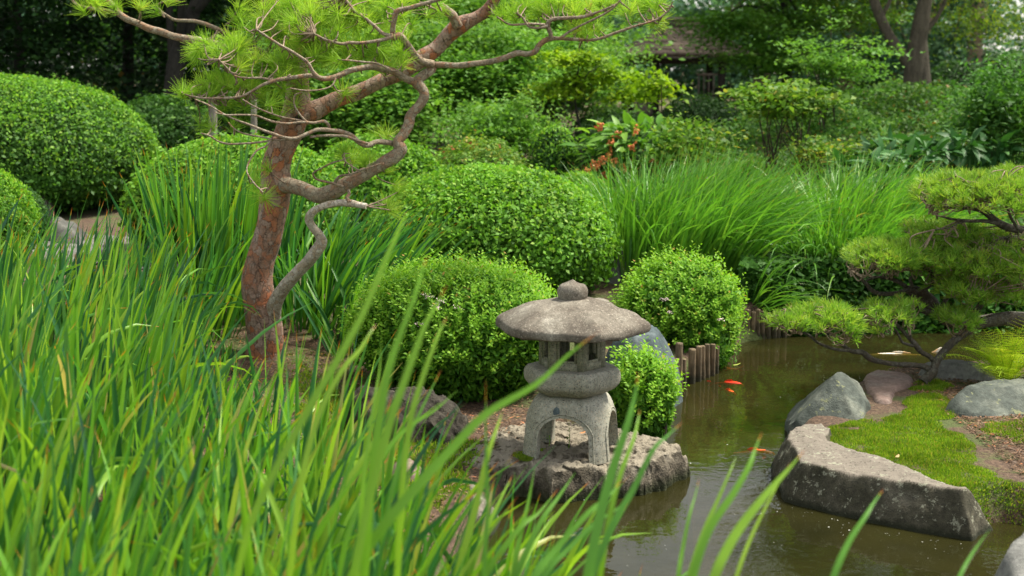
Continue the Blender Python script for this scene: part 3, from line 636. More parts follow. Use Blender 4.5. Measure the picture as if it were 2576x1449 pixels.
def fork():
    T = [o for o in COL.objects if o.name.startswith('forked_tree')][0]; Y = 20; g = G()
    def pts(l): return [at(a, b, Y) for a, b in l]
    s = S(Y); z = np.array(T.location)
    tube(g, pts([(2302, 290), (2300, 240), (2300, 180), (2305, 140), (2310, 100), (2318, 50), (2330, -20), (2340, -160), (2350, -400)]), np.array([34, 28, 27, 26, 22, 20, 17, 14, 8]) * s, 14, 6, .10, 5)
    tube(g, pts([(2292, 175), (2272, 140), (2245, 105), (2220, 55), (2200, 5), (2185, -60), (2140, -250)]), np.array([16, 15, 14, 13, 12, 10, 5]) * s, 12, 6, .10, 5)
    tube(g, pts([(2318, 85), (2345, 60), (2370, 20), (2390, -30), (2430, -120)]), np.array([6, 6, 5, 4, 3]) * s, 8, 5, .1, 5)
    tube(g, pts([(2215, 50), (2235, 10), (2250, -40), (2260, -100)]), np.array([6, 5, 4, 3]) * s, 8, 5, .1, 5)
    o = g.build('branch', M['tree_bark'], T, True); o.location = -Vector(T.location)
fork()
for k, (px, Y, lb) in enumerate([(2110, 34, 'blue-green pine left of the forked tree'), (2225, 36, 'blue-green pine seen between the two forks of the big trunk'), (2420, 33, 'darker blue-green pine right of the forked tree'), (1900, 37, 'blue-green pine far behind the gazebo')]):
    tree('distant_pine', lb, px, Y, 8, .2, [(0, 0, 1.6, 2.4, 1.4, .9), (0, 0, 3.4, 1.9, 1.4, 1.4), (0, 0, 5.6, 1.3, 1.1, 1.4)], 'bluepine', .14, 120 if k < 2 else 100, 80, .34, 220 + k, group='blue-green pines in the distance', flat=.4, bark_='pine_limb', lo=-.6)
# far wood closing the view: no one can count its trees
def farwood():
    rng = RS(300); g = G()
    for k in range(96):
        x = -32 + k * .66 + rng.normal() * .8; Y = 50 + rng.rand() * 8; px = 1288 + x / Y * F
        if 2440 < px < 2640: hh = 1.4
        else: hh = 5 + 3.5 * rng.rand() if px < 2440 else 6
        if 1300 < px < 2440: hh *= .75
        cloud(g, rng, (x, Y, hh * .5), (1.9, 1.4, hh * .55), 40, 46, .5, .28, .5, .6, .2)
    tag(g.build('woods', M['bluepine']), 'far wood closing the view behind the garden, haze painted into its bluish leaves', 'woods', kind='stuff')
farwood()
def undergrowth():
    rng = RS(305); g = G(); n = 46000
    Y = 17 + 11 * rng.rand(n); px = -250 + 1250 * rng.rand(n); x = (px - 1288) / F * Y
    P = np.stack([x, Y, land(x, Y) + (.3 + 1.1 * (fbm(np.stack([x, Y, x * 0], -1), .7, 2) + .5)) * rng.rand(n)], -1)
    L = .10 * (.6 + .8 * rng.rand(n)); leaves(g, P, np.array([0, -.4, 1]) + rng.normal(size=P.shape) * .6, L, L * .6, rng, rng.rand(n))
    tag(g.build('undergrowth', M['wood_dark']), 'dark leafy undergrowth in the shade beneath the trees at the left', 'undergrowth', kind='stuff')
undergrowth()
# low ground cover on the slope at the right
def cover():
    rng = RS(310); g = G(); n = 80000
    Y = 11.6 + 9.5 * rng.rand(n) ** .8; px = 1700 + 950 * rng.rand(n); x = (px - 1288) / F * Y * 1.0
    z = land(x, Y); hh = .12 + .42 * np.maximum(fbm(np.stack([x, Y, x * 0], -1), 1.3, 3) + .35, 0)
    P = np.stack([x, Y, z + hh * rng.rand(n) ** .5], -1)
    L = .055 * (.5 + .9 * rng.rand(n)); leaves(g, P, np.array([0, -.2, 1]) + rng.normal(size=P.shape) * .6, L, L * .6, rng, rng.rand(n))
    n = 26000; Y = 10.4 + 7 * rng.rand(n); px = 900 + 900 * rng.rand(n); x = (px - 1288) / F * Y; P = np.stack([x, Y, land(x, Y) + .2 * rng.rand(n)], -1)
    L = .045 * (.7 + .6 * rng.rand(n)); leaves(g, P, np.array([0, -.2, 1]) + rng.normal(size=P.shape) * .6, L, L * .6, rng, rng.rand(n))
    n = 26000; Y = 13.5 + 14 * rng.rand(n); px = -100 + 1100 * rng.rand(n); x = (px - 1288) / F * Y; P = np.stack([x, Y, land(x, Y) + .3 * rng.rand(n)], -1)
    L = .07 * (.7 + .6 * rng.rand(n)); leaves(g, P, np.array([0, -.2, 1]) + rng.normal(size=P.shape) * .6, L, L * .6, rng, rng.rand(n) * .5)
    n = 42000; Y = 8.95 + 1.7 * rng.rand(n) ** 1.6; px = 1870 + 830 * rng.rand(n); x = (px - 1288) / F * Y; P = np.stack([x, Y, H(x, Y) + .24 * rng.rand(n)], -1)
    L = .05 * (.7 + .6 * rng.rand(n)); leaves(g, P, np.array([0, -.4, 1]) + rng.normal(size=P.shape) * .6, L, L * .6, rng, rng.rand(n) * .6)
    tag(g.build('ground_cover', M['cover']), 'low leafy ground cover spreading over the slope below the forked tree', 'ground cover', kind='stuff')
cover()

# ------------------------------------------------------------------ gazebo
def box(g, a, b, mat=0, rnd=.5, rot=None):
    a = np.array(a, float); b = np.array(b, float)
    V = np.array([(x, y, z) for z in (a[2], b[2]) for y in (a[1], b[1]) for x in (a[0], b[0])])
    g.add(V, [(0, 1, 3, 2), (4, 6, 7, 5), (0, 4, 5, 1), (1, 5, 7, 3), (3, 7, 6, 2), (2, 6, 4, 0)], rnd, 0, mat)
def gazebo():
    Y = 33.; s = S(Y); T = thing('gazebo', 'dark wooden garden gazebo with a shaggy layered roof behind the maple', 'gazebo')
    xl, xr = xat(1584, Y), xat(1806, Y); D = xr - xl; zb = Ls((xl + xr) / 2, Y); ze = at(1640, 148, Y)[2]; cx = (xl + xr) / 2; cy = Y + D / 2
    for x in (xl, xr):
        for y in (Y, Y + D):
            g = G(); r = .075 if y == Y else .07; box(g, (x - r, y - r, zb - .1), (x + r, y + r, ze + .1)); g.build('post', M['gazebo_dark'], T)
    xm = xat(1645, Y); g = G(); box(g, (xm - .07, Y - .065, zb - .1), (xm + .07, Y + .065, ze + .1)); g.build('post', M['gazebo_dark'], T)
    g = G()
    box(g, (xl - .15, Y - .05, ze - .12), (xr + .15, Y + .03, ze + .06)); box(g, (xl - .15, Y + D - .05, ze - .12), (xr + .15, Y + D + .03, ze + .06))
    box(g, (xl - .04, Y + .035, ze - .10), (xl + .04, Y + D - .055, ze + .05)); box(g, (xr - .04, Y + .035, ze - .10), (xr + .04, Y + D - .055, ze + .05))
    g.build('beam', M['gazebo_dark'], T)
    zt = at(1640, 190, Y)[2]; zm = at(1640, 250, Y)[2]
    for x0, x1 in ((xl + .09, xm - .08), (xat(1745, Y), xr - .09)):
        g = G(); box(g, (x0, Y - .02, zb), (x1, Y + .02, zm)); 
        k = x0
        while k < x1: box(g, (k, Y - .026, zb), (k + .012, Y - .0205, zm - .02)); k += .13
        g.build('wall_panel', M['gazebo_wood'], T)
        g = G(); box(g, (x0, Y - .03, zm + .002), (x1, Y + .03, zm + .05)); box(g, (x0, Y - .03, zt), (x1, Y + .03, zt + .05))
        k = x0 + .03
        while k < x1 - .02: box(g, (k, Y - .015, zm + .052), (k + .028, Y + .015, zt - .002)); k += .115
        g.build('lattice', M['gazebo_wood'], T)
    # stepped shaggy hip roof, slightly concave
    rng = RS(5); g = G(); n = 7; hw = (xat(1900, Y) - xat(1538, Y)) / 2; rx = xat(1719, Y)
    for k in range(n):
        u0 = k / n; u1 = (k + 1) / n; w0 = hw * (1 - .72 * u0 ** .8); w1 = hw * (1 - .72 * u1 ** .8); z0 = ze + .07 + u0 * .62; z1 = z0 + .14
        m = 44; t = np.linspace(0, 1, m, endpoint=False); sq = np.array([(-1, -1), (1, -1), (1, 1), (-1, 1), (-1, -1)])
        q = np.array([sq[int(a * 4)] + (sq[int(a * 4) + 1] - sq[int(a * 4)]) * (a * 4 % 1) for a in t])
        def ring(w, z, j): return np.column_stack([rx + q[:, 0] * (w + rng.rand(m) * j), cy + q[:, 1] * (w * .9 + rng.rand(m) * j), np.full(m, z) + (rng.rand(m) - .5) * j * .6])
        V = np.vstack([ring(w0 * .9, z0 + .0, 0), ring(w0, z0 - .02, .05), ring(w0 * .99, z0 + .06, .05), ring(w1 * .97, z1, .02)])
        i = (np.arange(3)[:, None] * m + np.arange(m)).ravel(); j = (np.arange(3)[:, None] * m + (np.arange(m) + 1) % m).ravel()
        g.add(V, np.stack([i, j, j + m, i + m], -1))
    zc = ze + .07 + .62 + .12; w = hw * .3; box(g, (rx - w, cy - w * .9, zc - .12), (rx + w, cy + w * .9, zc + .02))
    g.build('roof', M['thatch'], T)
    g = G(); tube(g, [(rx - w * 1.25, cy, zc + .06), (rx, cy, zc + .08), (rx + w * 1.25, cy, zc + .06)], .08, 10, 3, .1, 6); g.build('ridge_cap', M['thatch'], T)
    shift_origin(T, (cx, Y, zb))
gazebo()
# two weathered posts in the shade at the left
for k, (px, py, w, lb) in enumerate([(535, 255, 20, 'weathered grey wooden post, left one of two behind the pine twigs'), (638, 245, 15, 'weathered grey wooden post, right one of two, nearest the pine trunk')]):
    Y = 14.; s = S(Y); p = at(px, py, Y); z0 = Ls(p[0], Y); g = G(); r = w * s / 2
    tube(g, [(p[0], Y, z0 - .2), (p[0] - .01, Y, z0 + .4), (p[0], Y, p[2] - .02), (p[0], Y, p[2])], [r, r, r, r * .86], 10, 6, .12, 9)
    tag(g.build('wooden_post', M['oldwood'], smooth=True), lb, 'post', 'weathered posts in the shade')

# ------------------------------------------------------------------ rocks
def rock(name, label, outline, zt, w, mat, seed, zb=-.12, cell=.014, planes=(), rough=.02, rf=9, pw=.6, tilt=(0, 0), cat='rock', group=None, disp=.0, df=14, out=.05, kind=None, ret=False):
    poly = [tuple(onz(*q)[:2]) if len(q) == 3 else (xat(q[0], q[1]), q[1]) for q in outline]; pa = np.array(poly); c = pa.mean(0)
    x0, y0 = pa.min(0) - .12; x1, y1 = pa.max(0) + .12
    xs = np.arange(x0, x1, cell); ys = np.arange(y0, y1, cell); X, Y = np.meshgrid(xs, ys)
    P3 = np.stack([X, Y, np.full(X.shape, seed * 1.3)], -1)
    d = -sdpoly(X, Y, poly) + .03 * fbm(P3, 6, 3)
    f = np.where(d > 0, np.clip(d / w, 0, 1) ** pw, d / .012 * .25)
    Z = zb + (zt - zb) * np.where(d > 0, f, f)
    top = zt + tilt[0] * (X - c[0]) + tilt[1] * (Y - c[1]) + rough * fbm(P3, rf * .35, 4)
    Z = np.minimum(np.where(d > 0, zb + (top - zb) * f, Z), top)
    for (a, b, cc, dd) in planes:      # z <= dd + a*(x-cx) + b*(y-cy) : flat broken faces
        Z = np.minimum(Z, dd + a * (X - c[0]) + b * (Y - c[1]) + cc * fbm(P3, rf, 3))
    Z = Z + rough * .5 * fbm(P3, rf, 4) * (d > -.01)
    V = np.stack([X, Y, Z], -1)
    if disp:
        nz = np.stack([fbm(V + 9, df, 4), fbm(V + 31, df, 4), fbm(V + 57, df, 4)], -1); rid = np.abs(fbm(V + 3, df * .7, 4))[..., None]
        V = V + nz * disp - rid * disp * .8 * np.array([0, 0, 1])
    keep = d > -out; ny, nx = X.shape
    i = (np.arange(ny - 1)[:, None] * nx + np.arange(nx - 1)).ravel(); k = keep.ravel()
    i = i[k[i] & k[i + 1] & k[i + nx] & k[i + nx + 1]]
    Fc = np.stack([i, i + 1, i + nx + 1, i + nx], -1); used = np.unique(Fc); mp = np.zeros(nx * ny, np.int64); mp[used] = np.arange(len(used))
    g = G(); g.add(V.reshape(-1, 3)[used], mp[Fc]); o = g.build(name, M[mat], smooth=True)
    tag(o, label, cat, group, kind); return o
# slab that carries the lantern
rock('rock_slab', 'rough pitted pale slab under the stone lantern, jutting into the water', [(1130, 1150, .12), (1205, 1090, .12), (1330, 1060, .12), (1520, 1060, .12), (1640, 1095, .12), (1712, 1132, .10), (1732, 1165, .06), (1722, 1205, 0), (1660, 1238, 0), (1560, 1255, 0), (1400, 1266, 0), (1310, 1250, 0.0), (1240, 1225, .06), (1165, 1185, .1)],
     .130, .03, 'tufa', 3, zb=-.12, cell=.007, rough=.016, rf=16, pw=.22, disp=.030, df=26)
rock('rock', 'dark craggy rock standing behind the iris tips left of the lantern', [(840, 6.15), (900, 5.95), (1100, 5.88), (1180, 5.95), (1190, 6.15), (1080, 6.35), (880, 6.4)], .27, .09, 'tufa_dark', 5, zb=.05, cell=.010, rough=.06, rf=9, pw=.35, disp=.045, tilt=(-.12, 0))
rock('rock', 'smooth grey rock at the water below the lantern slab, behind iris blades', [(1110, 5.35), (1150, 5.08), (1238, 5.05), (1262, 5.25), (1240, 5.5), (1150, 5.55)], .17, .14, 'basalt', 6, zb=-.06, rough=.02, pw=.5)
rock('rock', 'pinkish flat stone in the moss left of the lantern slab', [(975, 1165, .15), (1040, 1150, .15), (1075, 1175, .15), (1060, 1200, .15), (985, 1195, .15)], .175, .06, 'redstone', 7, zb=.1, rough=.01)
rock('boulder', 'long dark lichen-spotted boulder with a flat brownish top along the right bank', [(1925, 1165, 0), (1930, 1140, 0.04), (1950, 1105, .11), (1990, 1068, .14), (2090, 1058, .15), (2145, 1090, .15), (2135, 1112, .15), (2170, 1136, .15), (2250, 1158, .15), (2340, 1188, .15), (2425, 1226, .14), (2475, 1275, .08), (2502, 1332, 0), (2455, 1370, 0), (2330, 1347, 0), (2200, 1324, 0), (2080, 1295, 0), (1960, 1264, 0), (1940, 1215, 0)],
     .170, .085, 'basalt', 8, zb=-.10, cell=.007, rough=.022, rf=7, pw=.6, disp=.010, df=16, planes=[(-.28, .0, .015, .27)])
rock('boulder', 'pointed grey-green boulder rising between the water and the red flat stone', [(1985, 6.62), (1998, 6.42), (2075, 6.28), (2150, 6.22), (2200, 6.26), (2212, 6.5), (2180, 6.8), (2080, 6.9), (2000, 6.8)],
     .30, .035, 'greenstone', 9, zb=-.15, cell=.007, rough=.014, rf=9, pw=.35, disp=.006, planes=[(1.1, -.3, .008, .262), (-1.0, .3, .006, .36), (.35, 1.0, .010, .325), (-.6, .7, .008, .335), (0, -.8, .01, .31)])
rock('rock', 'flat reddish stone behind the pointed boulder', [(2150, 1010, .05), (2155, 970, .08), (2200, 958, .08), (2290, 958, .1), (2315, 972, .1), (2290, 988, .1), (2265, 1005, .1), (2245, 1035, .1), (2195, 1045, .08)], .145, .04, 'redstone', 10, zb=-.05, rough=.010, pw=.35)
rock('rock', 'flat grey stone at the foot of the twisted pine on the right bank', [(2300, 958, .1), (2325, 932, .15), (2380, 923, .15), (2450, 927, .15), (2500, 945, .15), (2475, 962, .12), (2400, 968, .10), (2330, 968, .1)], .205, .04, 'greystone', 11, zb=.05, rough=.012, pw=.3)
rock('boulder', 'low blue-grey boulder on the moss near the right edge', [(2385, 6.45), (2430, 6.33), (2520, 6.28), (2680, 6.3), (2700, 6.7), (2600, 6.85), (2450, 6.75), (2390, 6.6)], .235, .10, 'greenstone', 12, zb=.06, rough=.025, pw=.55, planes=[(-.1, .5, .015, .235)])
rock('rock', 'blurred pale grey rock cut by the bottom right corner', [(2450, 3.85), (2490, 3.55), (2800, 3.35), (3200, 3.4), (3200, 4.2), (2800, 4.25), (2520, 4.15)], .425, .13, 'greystone', 13, zb=-.08, rough=.03, pw=.6, tilt=(.15, 0))
rock('boulder', 'blue-grey rock showing between the lantern roof and the log edging', [(1505, 7.1), (1590, 6.98), (1690, 7.0), (1722, 7.2), (1690, 7.45), (1580, 7.5), (1510, 7.35)], .375, .13, 'bluestone', 14, zb=.0, rough=.03, pw=.5)
rock('rock', 'small pale rock tucked between the centre dome and the far daylilies', [(1528, 9.5), (1590, 9.5), (1605, 9.8), (1535, 9.9)], .52, .1, 'greystone', 15, zb=.1, rough=.03)
rock('rock', 'pale rock among the iris tips at the far left', [(85, 10.6), (150, 10.4), (235, 10.45), (250, 10.9), (160, 11.1), (90, 11.0)], .53, .16, 'palestone', 16, zb=.2, rough=.05, pw=.45, tilt=(-.2, 0))
rock('rock', 'low pale stone right of the other rock at the far left', [(215, 10.35), (280, 10.2), (345, 10.3), (340, 10.6), (270, 10.7)], .42, .12, 'palestone', 17, zb=.2, rough=.03)
rock('rock', 'brownish stone between the far daylilies and the small bright dome', [(1722, 11.9), (1815, 11.85), (1820, 12.2), (1730, 12.25)], .73, .10, 'redstone', 18, zb=.2, rough=.02)
rock('rock', 'grey-brown stones in the shade left of the dark hedge mound', [(1355, 15.8), (1440, 15.7), (1450, 16.3), (1360, 16.4)], 1.08, .25, 'greystone', 19, zb=.2, rough=.06, cell=.03)
def block():
    p = onz(112, 560, .38); Y = p[1]; s = S(Y); x0 = xat(92, Y); x1 = xat(136, Y); zt = at(112, 492, Y)[2]
    bm = bmesh.new(); bmesh.ops.create_cube(bm, size=1); bmesh.ops.scale(bm, vec=(x1 - x0, x1 - x0, zt - .15), verts=bm.verts); bmesh.ops.translate(bm, vec=((x0 + x1) / 2, Y, (zt + .15) / 2), verts=bm.verts)
    bmesh.ops.bevel(bm, geom=list(bm.edges), offset=.02, segments=2, affect='EDGES')
    me = bpy.data.meshes.new('stone_block'); bm.to_mesh(me); me.materials.append(M['greystone']); o = bpy.data.objects.new('stone_block', me); COL.objects.link(o)
    tag(o, 'squared grey stone block standing below the huge left mound', 'stone block')
block()

# ------------------------------------------------------------------ stone lantern
def lantern():
    Y = 5.8; s = S(Y) * 1.005; cx = xat(1441, Y); zb = .127
    T = thing('stone_lantern', 'squat granite snow-viewing lantern with a wide hexagonal roof on arched legs', 'lantern')
    def zz(py): return at(1441, py, Y)[2]
    rng = RS(1); phi0 = math.radians(-13)
    def hexr(a, k):     # radius of a hexagon (corner radius 1) blended to a circle; corners at phi0 + 60 n (measured from -x)
        b = (a - (PI + phi0)) % (PI / 3) - PI / 6; h = math.cos(PI / 6) / np.cos(b)
        return h * (1 - k) + k * .97
    def loft(rows, name, mat, n=96, rough=.004, rf=14):
        a = np.arange(n) / n * 2 * PI; V = []
        for r, z, k, lift in rows:
            hr = hexr(a, k); V.append(np.column_stack([cx + np.cos(a) * r * hr, Y + np.sin(a) * r * hr, z + lift * (hr - hr.min()) / (1 - math.cos(PI / 6) + 1e-6)]))
        V = np.array(V); V = V + fbm(V, rf, 4)[..., None] * rough * np.array([1, 1, 1.])
        m = len(rows); i = (np.arange(m - 1)[:, None] * n + np.arange(n)).ravel(); j = (np.arange(m - 1)[:, None] * n + (np.arange(n) + 1) % n).ravel()
        g = G(); g.add(V, np.stack([i, j, j + n, i + n], -1)); g.add(np.vstack([V[0], V[0].mean(0)[None]]), [((q + 1) % n, q, n) for q in range(n)]); g.add(np.vstack([V[-1], V[-1].mean(0)[None]]), [(q, (q + 1) % n, n) for q in range(n)])
        return g.build(name, M[mat], T, True)
    def dens(rows, m=5):
        A = catmull(np.array(rows, float), m); return [tuple(r) for r in A]
    R = 197 * s
    # finial
    z1, z0 = zz(707), zz(761); h = z1 - z0
    loft(dens([(.001, z1 + .008, 1, 0), (.010, z1 + .002, 1, 0), (.030, z1 - .008, 1, 0), (.053, z1 - .017, 1, 0), (.064, z1 - .034, 1, 0), (.065, z0 + h * .40, 1, 0), (.060, z0 + h * .16, 1, 0), (.052, z0 + .002, 1, 0), (.047, z0 - .012, 1, 0)]), 'finial', 'roof_stone', rough=.003, rf=22)
    # roof
    zt, ze = zz(757), zz(812)
    rows = [(.001, zt + .012, .9, 0), (.05, zt + .010, .8, 0), (.11, zt + .001, .6, 0), (.17, zt - .012, .25, .003), (.225, zt - .031, .08, .006), (.278, zt - .058, .02, .008), (R - .002, zt - .084, .0, .008), (R + .006, zt - .098, .0, .008), (R + .006, zt - .112, .0, .006), (R - .004, zt - .121, .02, .004), (.26, zt - .127, .1, .0), (.20, zt - .122, .2, 0), (.14, zt - .112, .3, 0)]
    loft(dens(rows, 4), 'roof', 'roof_stone', rough=.010, rf=13, n=144)
    zroof = zt - .108
    # light box: six corner posts, rails and recessed window frames, open inside
    zf1, zf0 = zroof + .004, zz(921); rb = 79 * s * 1.08
    g = G(); ang = [PI + phi0 + k * PI / 3 for k in range(6)]
    C = [np.array([cx + math.cos(a) * rb, Y + math.sin(a) * rb]) for a in ang]
    def panel(g, A, B, u0, u1, z0, z1, t, off=0):
        e = B - A; L = np.linalg.norm(e); e = e / L; nn = np.array([e[1], -e[0]]);
        if np.dot(nn, (A + B) / 2 - np.array([cx, Y])) < 0: nn = -nn
        p = [A + e * u0 * L + nn * off, A + e * u1 * L + nn * off, A + e * u1 * L - nn * (t - off), A + e * u0 * L - nn * (t - off)]
        V = [(q[0], q[1], z) for z in (z0, z1) for q in p]
        g.add(V, [(0, 3, 2, 1), (4, 5, 6, 7), (0, 1, 5, 4), (1, 2, 6, 5), (2, 3, 7, 6), (3, 0, 4, 7)])
    for A, B in zip(C, C[1:] + C[:1]):
        panel(g, A, B, -.02, .19, zf0, zf1, .022); panel(g, A, B, .81, 1.02, zf0, zf1, .022)
        panel(g, A, B,   .19, .81, zf0, zf0 + .034, .022); panel(g, A, B, .19, .81, zf1 - .014, zf1, .022)
    box(g, (cx - .05, Y - .05, zf0 - .004), (cx + .05, Y + .05, zf0 + .004))
    lb = g.build('light_box', M['granite_box'], T)
    for A, B in zip(C, C[1:] + C[:1]):
        g = G(); a, b, c, d = .19, .81, zf0 + .034, zf1 - .014
        panel(g, A, B, a, a + .09, c, d, .014, -.005); panel(g, A, B, b - .09, b, c, d, .014, -.005)
        panel(g, A, B, a + .09, b - .09, c, c + .009, .014, -.005); panel(g, A, B, a + .09, b - .09, d - .009, d, .014, -.005)
        f = g.build('window_frame', M['granite_box'], lb)
    # platform
    z1, z0 = zz(921) + .002, zz(985); h = z1 - z0; q = 118 * s
    loft(dens([(.001, z1 + .002, .3, 0), (q * .88, z1 + .001, .12, 0), (q * 1.02, z1 - h * .05, .08, 0), (q * 1.075, z1 - h * .22, .07, 0), (q * 1.075, z1 - h * .46, .07, 0), (q * 1.02, z1 - h * .68, .12, 0), (q * .84, z1 - h * .90, .25, 0), (q * .62, z0, .5, 0), (.001, z0 - .001, .5, 0)], 4), 'platform', 'granite', rough=.004)
    # arched base: a rounded square dome with two crossing tunnels
    z1 = z0 + .006; H0 = z1 - (zb - .004); rw = 119 * s; yaw = math.radians(-14)
    n = 128; a = np.arange(n) / n * 2 * PI; V = []
    def sq(a, p=5.5): return 1 / (np.abs(np.cos(a)) ** p + np.abs(np.sin(a)) ** p) ** (1 / p)
    prof = [(0.001, 1.0), (.25, 1.0), (.52, .995), (.64, .97), (.735, .92), (.81, .84), (.865, .74), (.91, .6), (.945, .42), (.975, .2), (1.0, 0.0)]
    prof = catmull(np.array(prof), 3)
    for r, z in prof:
        p = 3.4 if r > .5 else 2.6
        V.append(np.column_stack([np.cos(a) * r * rw * sq(a, p), np.sin(a) * r * rw * sq(a, p), np.full(n, z * H0)]))
    V = np.array(V); m = len(prof)
    i = (np.arange(m - 1)[:, None] * n + np.arange(n)).ravel(); j = (np.arange(m - 1)[:, None] * n + (np.arange(n) + 1) % n).ravel()
    g = G(); g.add(V, np.stack([i, i + n, j + n, j], -1)); nb = (m - 1) * n
    Vall = np.vstack([V.reshape(-1, 3), [[0, 0, H0]], [[0, 0, 0]]]); g = G()
    F4 = np.stack([i, i + n, j + n, j], -1); F3 = [(q, (q + 1) % n, m * n) for q in range(n)] + [(nb + (q + 1) % n, nb + q, m * n + 1) for q in range(n)]
    me = bpy.data.meshes.new('tmp'); me.from_pydata(Vall.tolist(), [], [tuple(x) for x in F4.tolist()] + F3); me.update()
    def arch(w, hh, ln, along_y):
        pts = [(-w, -.05), (w, -.05), (w * .94, hh * .5)] + [(w * .94 * math.cos(t), hh * .5 + hh * .5 * math.sin(t)) for t in np.linspace(.15, PI - .15, 16)] + [(-w * .94, hh * .5)]
        k = len(pts); A = [(x, -ln, z) for x, z in pts]; B = [(x, ln, z) for x, z in pts]
        if not along_y: A = [(y, x, z) for x, y, z in A]; B = [(y, x, z) for x, y, z in B]
        mm = bpy.data.meshes.new('cut'); mm.from_pydata(A + B, [], [tuple(range(k))[::-1], tuple(range(k, 2 * k))] + [(q, (q + 1) % k, k + (q + 1) % k, k + q) for q in range(k)])
        b2 = bmesh.new(); b2.from_mesh(mm); bmesh.ops.recalc_face_normals(b2, faces=b2.faces); b2.to_mesh(mm); b2.free(); return mm
    b2 = bmesh.new(); b2.from_mesh(me); bmesh.ops.recalc_face_normals(b2, faces=b2.faces); b2.to_mesh(me); b2.free()
    wo, ho = rw * .585, H0 * .70
    base = bpy.data.objects.new('arched_base', me); COL.objects.link(base); cuts = []
    for q in (True, False):
        c = bpy.data.objects.new('cut', arch(wo, ho, rw * 1.3, q)); COL.objects.link(c); cuts.append(c)
        md = base.modifiers.new('b', 'BOOLEAN'); md.operation = 'DIFFERENCE'; md.solver = 'EXACT'; md.object = c
    bpy.context.view_layer.update()
    me2 = bpy.data.meshes.new_from_object(base.evaluated_get(bpy.context.evaluated_depsgraph_get()))
    base.modifiers.clear(); base.data = me2
    for c in cuts: bpy.data.objects.remove(c)
    me2.materials.clear(); me2.materials.append(M['granite'])
    me2.polygons.foreach_set('use_smooth', np.ones(len(me2.polygons), bool)); me2.set_sharp_from_angle(angle=math.radians(40))
    base.parent = T; cc = Matrix.Translation((cx, Y, zb - .004)) @ Matrix.Rotation(yaw, 4, 'Z'); me2.transform(cc)
    # raised rims round the four arches
    def rs(u, z):        # surface distance along the face at lateral u, height z
        r = np.interp(z / H0, prof[::-1, 1], prof[::-1, 0]) * rw; p = 3.4
        return (max(r ** p - abs(u) ** p, 1e-9)) ** (1 / p)
    for q in range(4):
        pts = []
        for t in np.linspace(-.0, PI, 17):
            w2 = wo * 1.10; u = w2 * math.cos(t); z = ho * .5 + ho * .57 * math.sin(t); pts.append((u, -rs(u, z), z))
        pts = [(wo * 1.14, -rs(wo * 1.14, .004), .004), (wo * 1.12, -rs(wo * 1.12, ho * .25), ho * .25)] + pts + [(-wo * 1.12, -rs(wo * 1.12, ho * .25), ho * .25), (-wo * 1.14, -rs(wo * 1.14, .004), .004)]
        g = G(); tube(g, pts, .0035, 8, 3); o = g.build('arch_rim', M['granite'], T, True)
        o.data.transform(cc @ Matrix.Rotation(q * PI / 2, 4, 'Z'))
    # round dark inlaid spot above the front arch
    v = cc @ Vector((-.018 * 1.6, -rs(.02, H0 * .80), H0 * .80)); g = G()
    k = 20; tt = np.arange(k) / k * 2 * PI; Vd = np.array([(-.03 + .014 * math.cos(t), -rs(-.03 + .014 * math.cos(t), H0 * .79 + .018 * math.sin(t)) - .0015, H0 * .79 + .018 * math.sin(t)) for t in tt] + [(-.03, -rs(-.03, H0 * .79) - .004, H0 * .79)])
    g.add(Vd, [(q, (q + 1) % k, k) for q in range(k)]); o = g.build('emblem_spot', M['bluestone'], T); o.data.transform(cc)
    shift_origin(T, (cx, Y, zb))
    for ch in lb.children: ch.location = (0, 0, 0)
lantern()

# ------------------------------------------------------------------ log edging
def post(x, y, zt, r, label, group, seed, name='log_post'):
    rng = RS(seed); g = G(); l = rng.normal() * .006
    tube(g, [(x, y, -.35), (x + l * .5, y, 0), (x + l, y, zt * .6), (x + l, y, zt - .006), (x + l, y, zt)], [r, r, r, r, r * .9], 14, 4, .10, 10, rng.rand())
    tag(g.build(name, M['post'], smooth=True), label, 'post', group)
GE = 'round log posts edging the water under the shrub'
pl = [(1711, 985, 866, 17), (1722, 975, 905, 13), (1741, 966, 880, 16), (1757, 961, 873, 14), (1770, 956, 872, 13), (1782, 951, 868, 12), (1793, 947, 868, 12), (1803, 941, 872, 11), (1698, 1000, 905, 12), (1686, 1012, 915, 12), (1674, 1022, 930, 13)]
LB = ['tallest pale log post with a knotty face, at the left of the log edging', 'shorter pale log post in front of the tallest one', 'broad dark stained log post right after the two pale ones', 'dark log post, second after the broad dark one', 'mossy dark log post in the middle of the edging row', 'dark log post, third from the right end of the edging', 'slim log post, second from the right end of the edging', 'slimmest log post at the right end of the edging', 'low log post just left of the tallest pale one', 'low log post half covered by the small loose shrub', 'low log post farthest left, behind the small loose shrub']
for k, (px, py, pt, r) in enumerate(pl):
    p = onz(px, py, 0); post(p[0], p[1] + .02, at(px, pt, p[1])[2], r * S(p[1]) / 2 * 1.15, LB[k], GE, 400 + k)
GF = 'log posts edging the far bank'
for k in range(9):
    px = 1868 + k * 13.5; p = onz(px, 858 - k * .9, 0); pt = 776 + (k * 37 % 11) + k * 1.2
    post(p[0], p[1] + .03, at(px, pt, p[1])[2], 6.6 * S(p[1]), ('leftmost far post, beside the round shrub', 'far post, second from the round shrub')[k] if k < 2 else 'weathered log post in the far row, partly behind grass, %s' % ['third from the left end', 'fourth from the left end', 'fifth from the left end', 'sixth from the left end', 'seventh from the left end', 'eighth from the left end', 'ninth from the left end', 'tenth, in deep shade', 'eleventh, in deep shade', 'twelfth, in deep shade', 'fourth from the right end', 'third from the right end', 'second from the right end', 'last at the right end'][k - 2], GF, 430 + k)

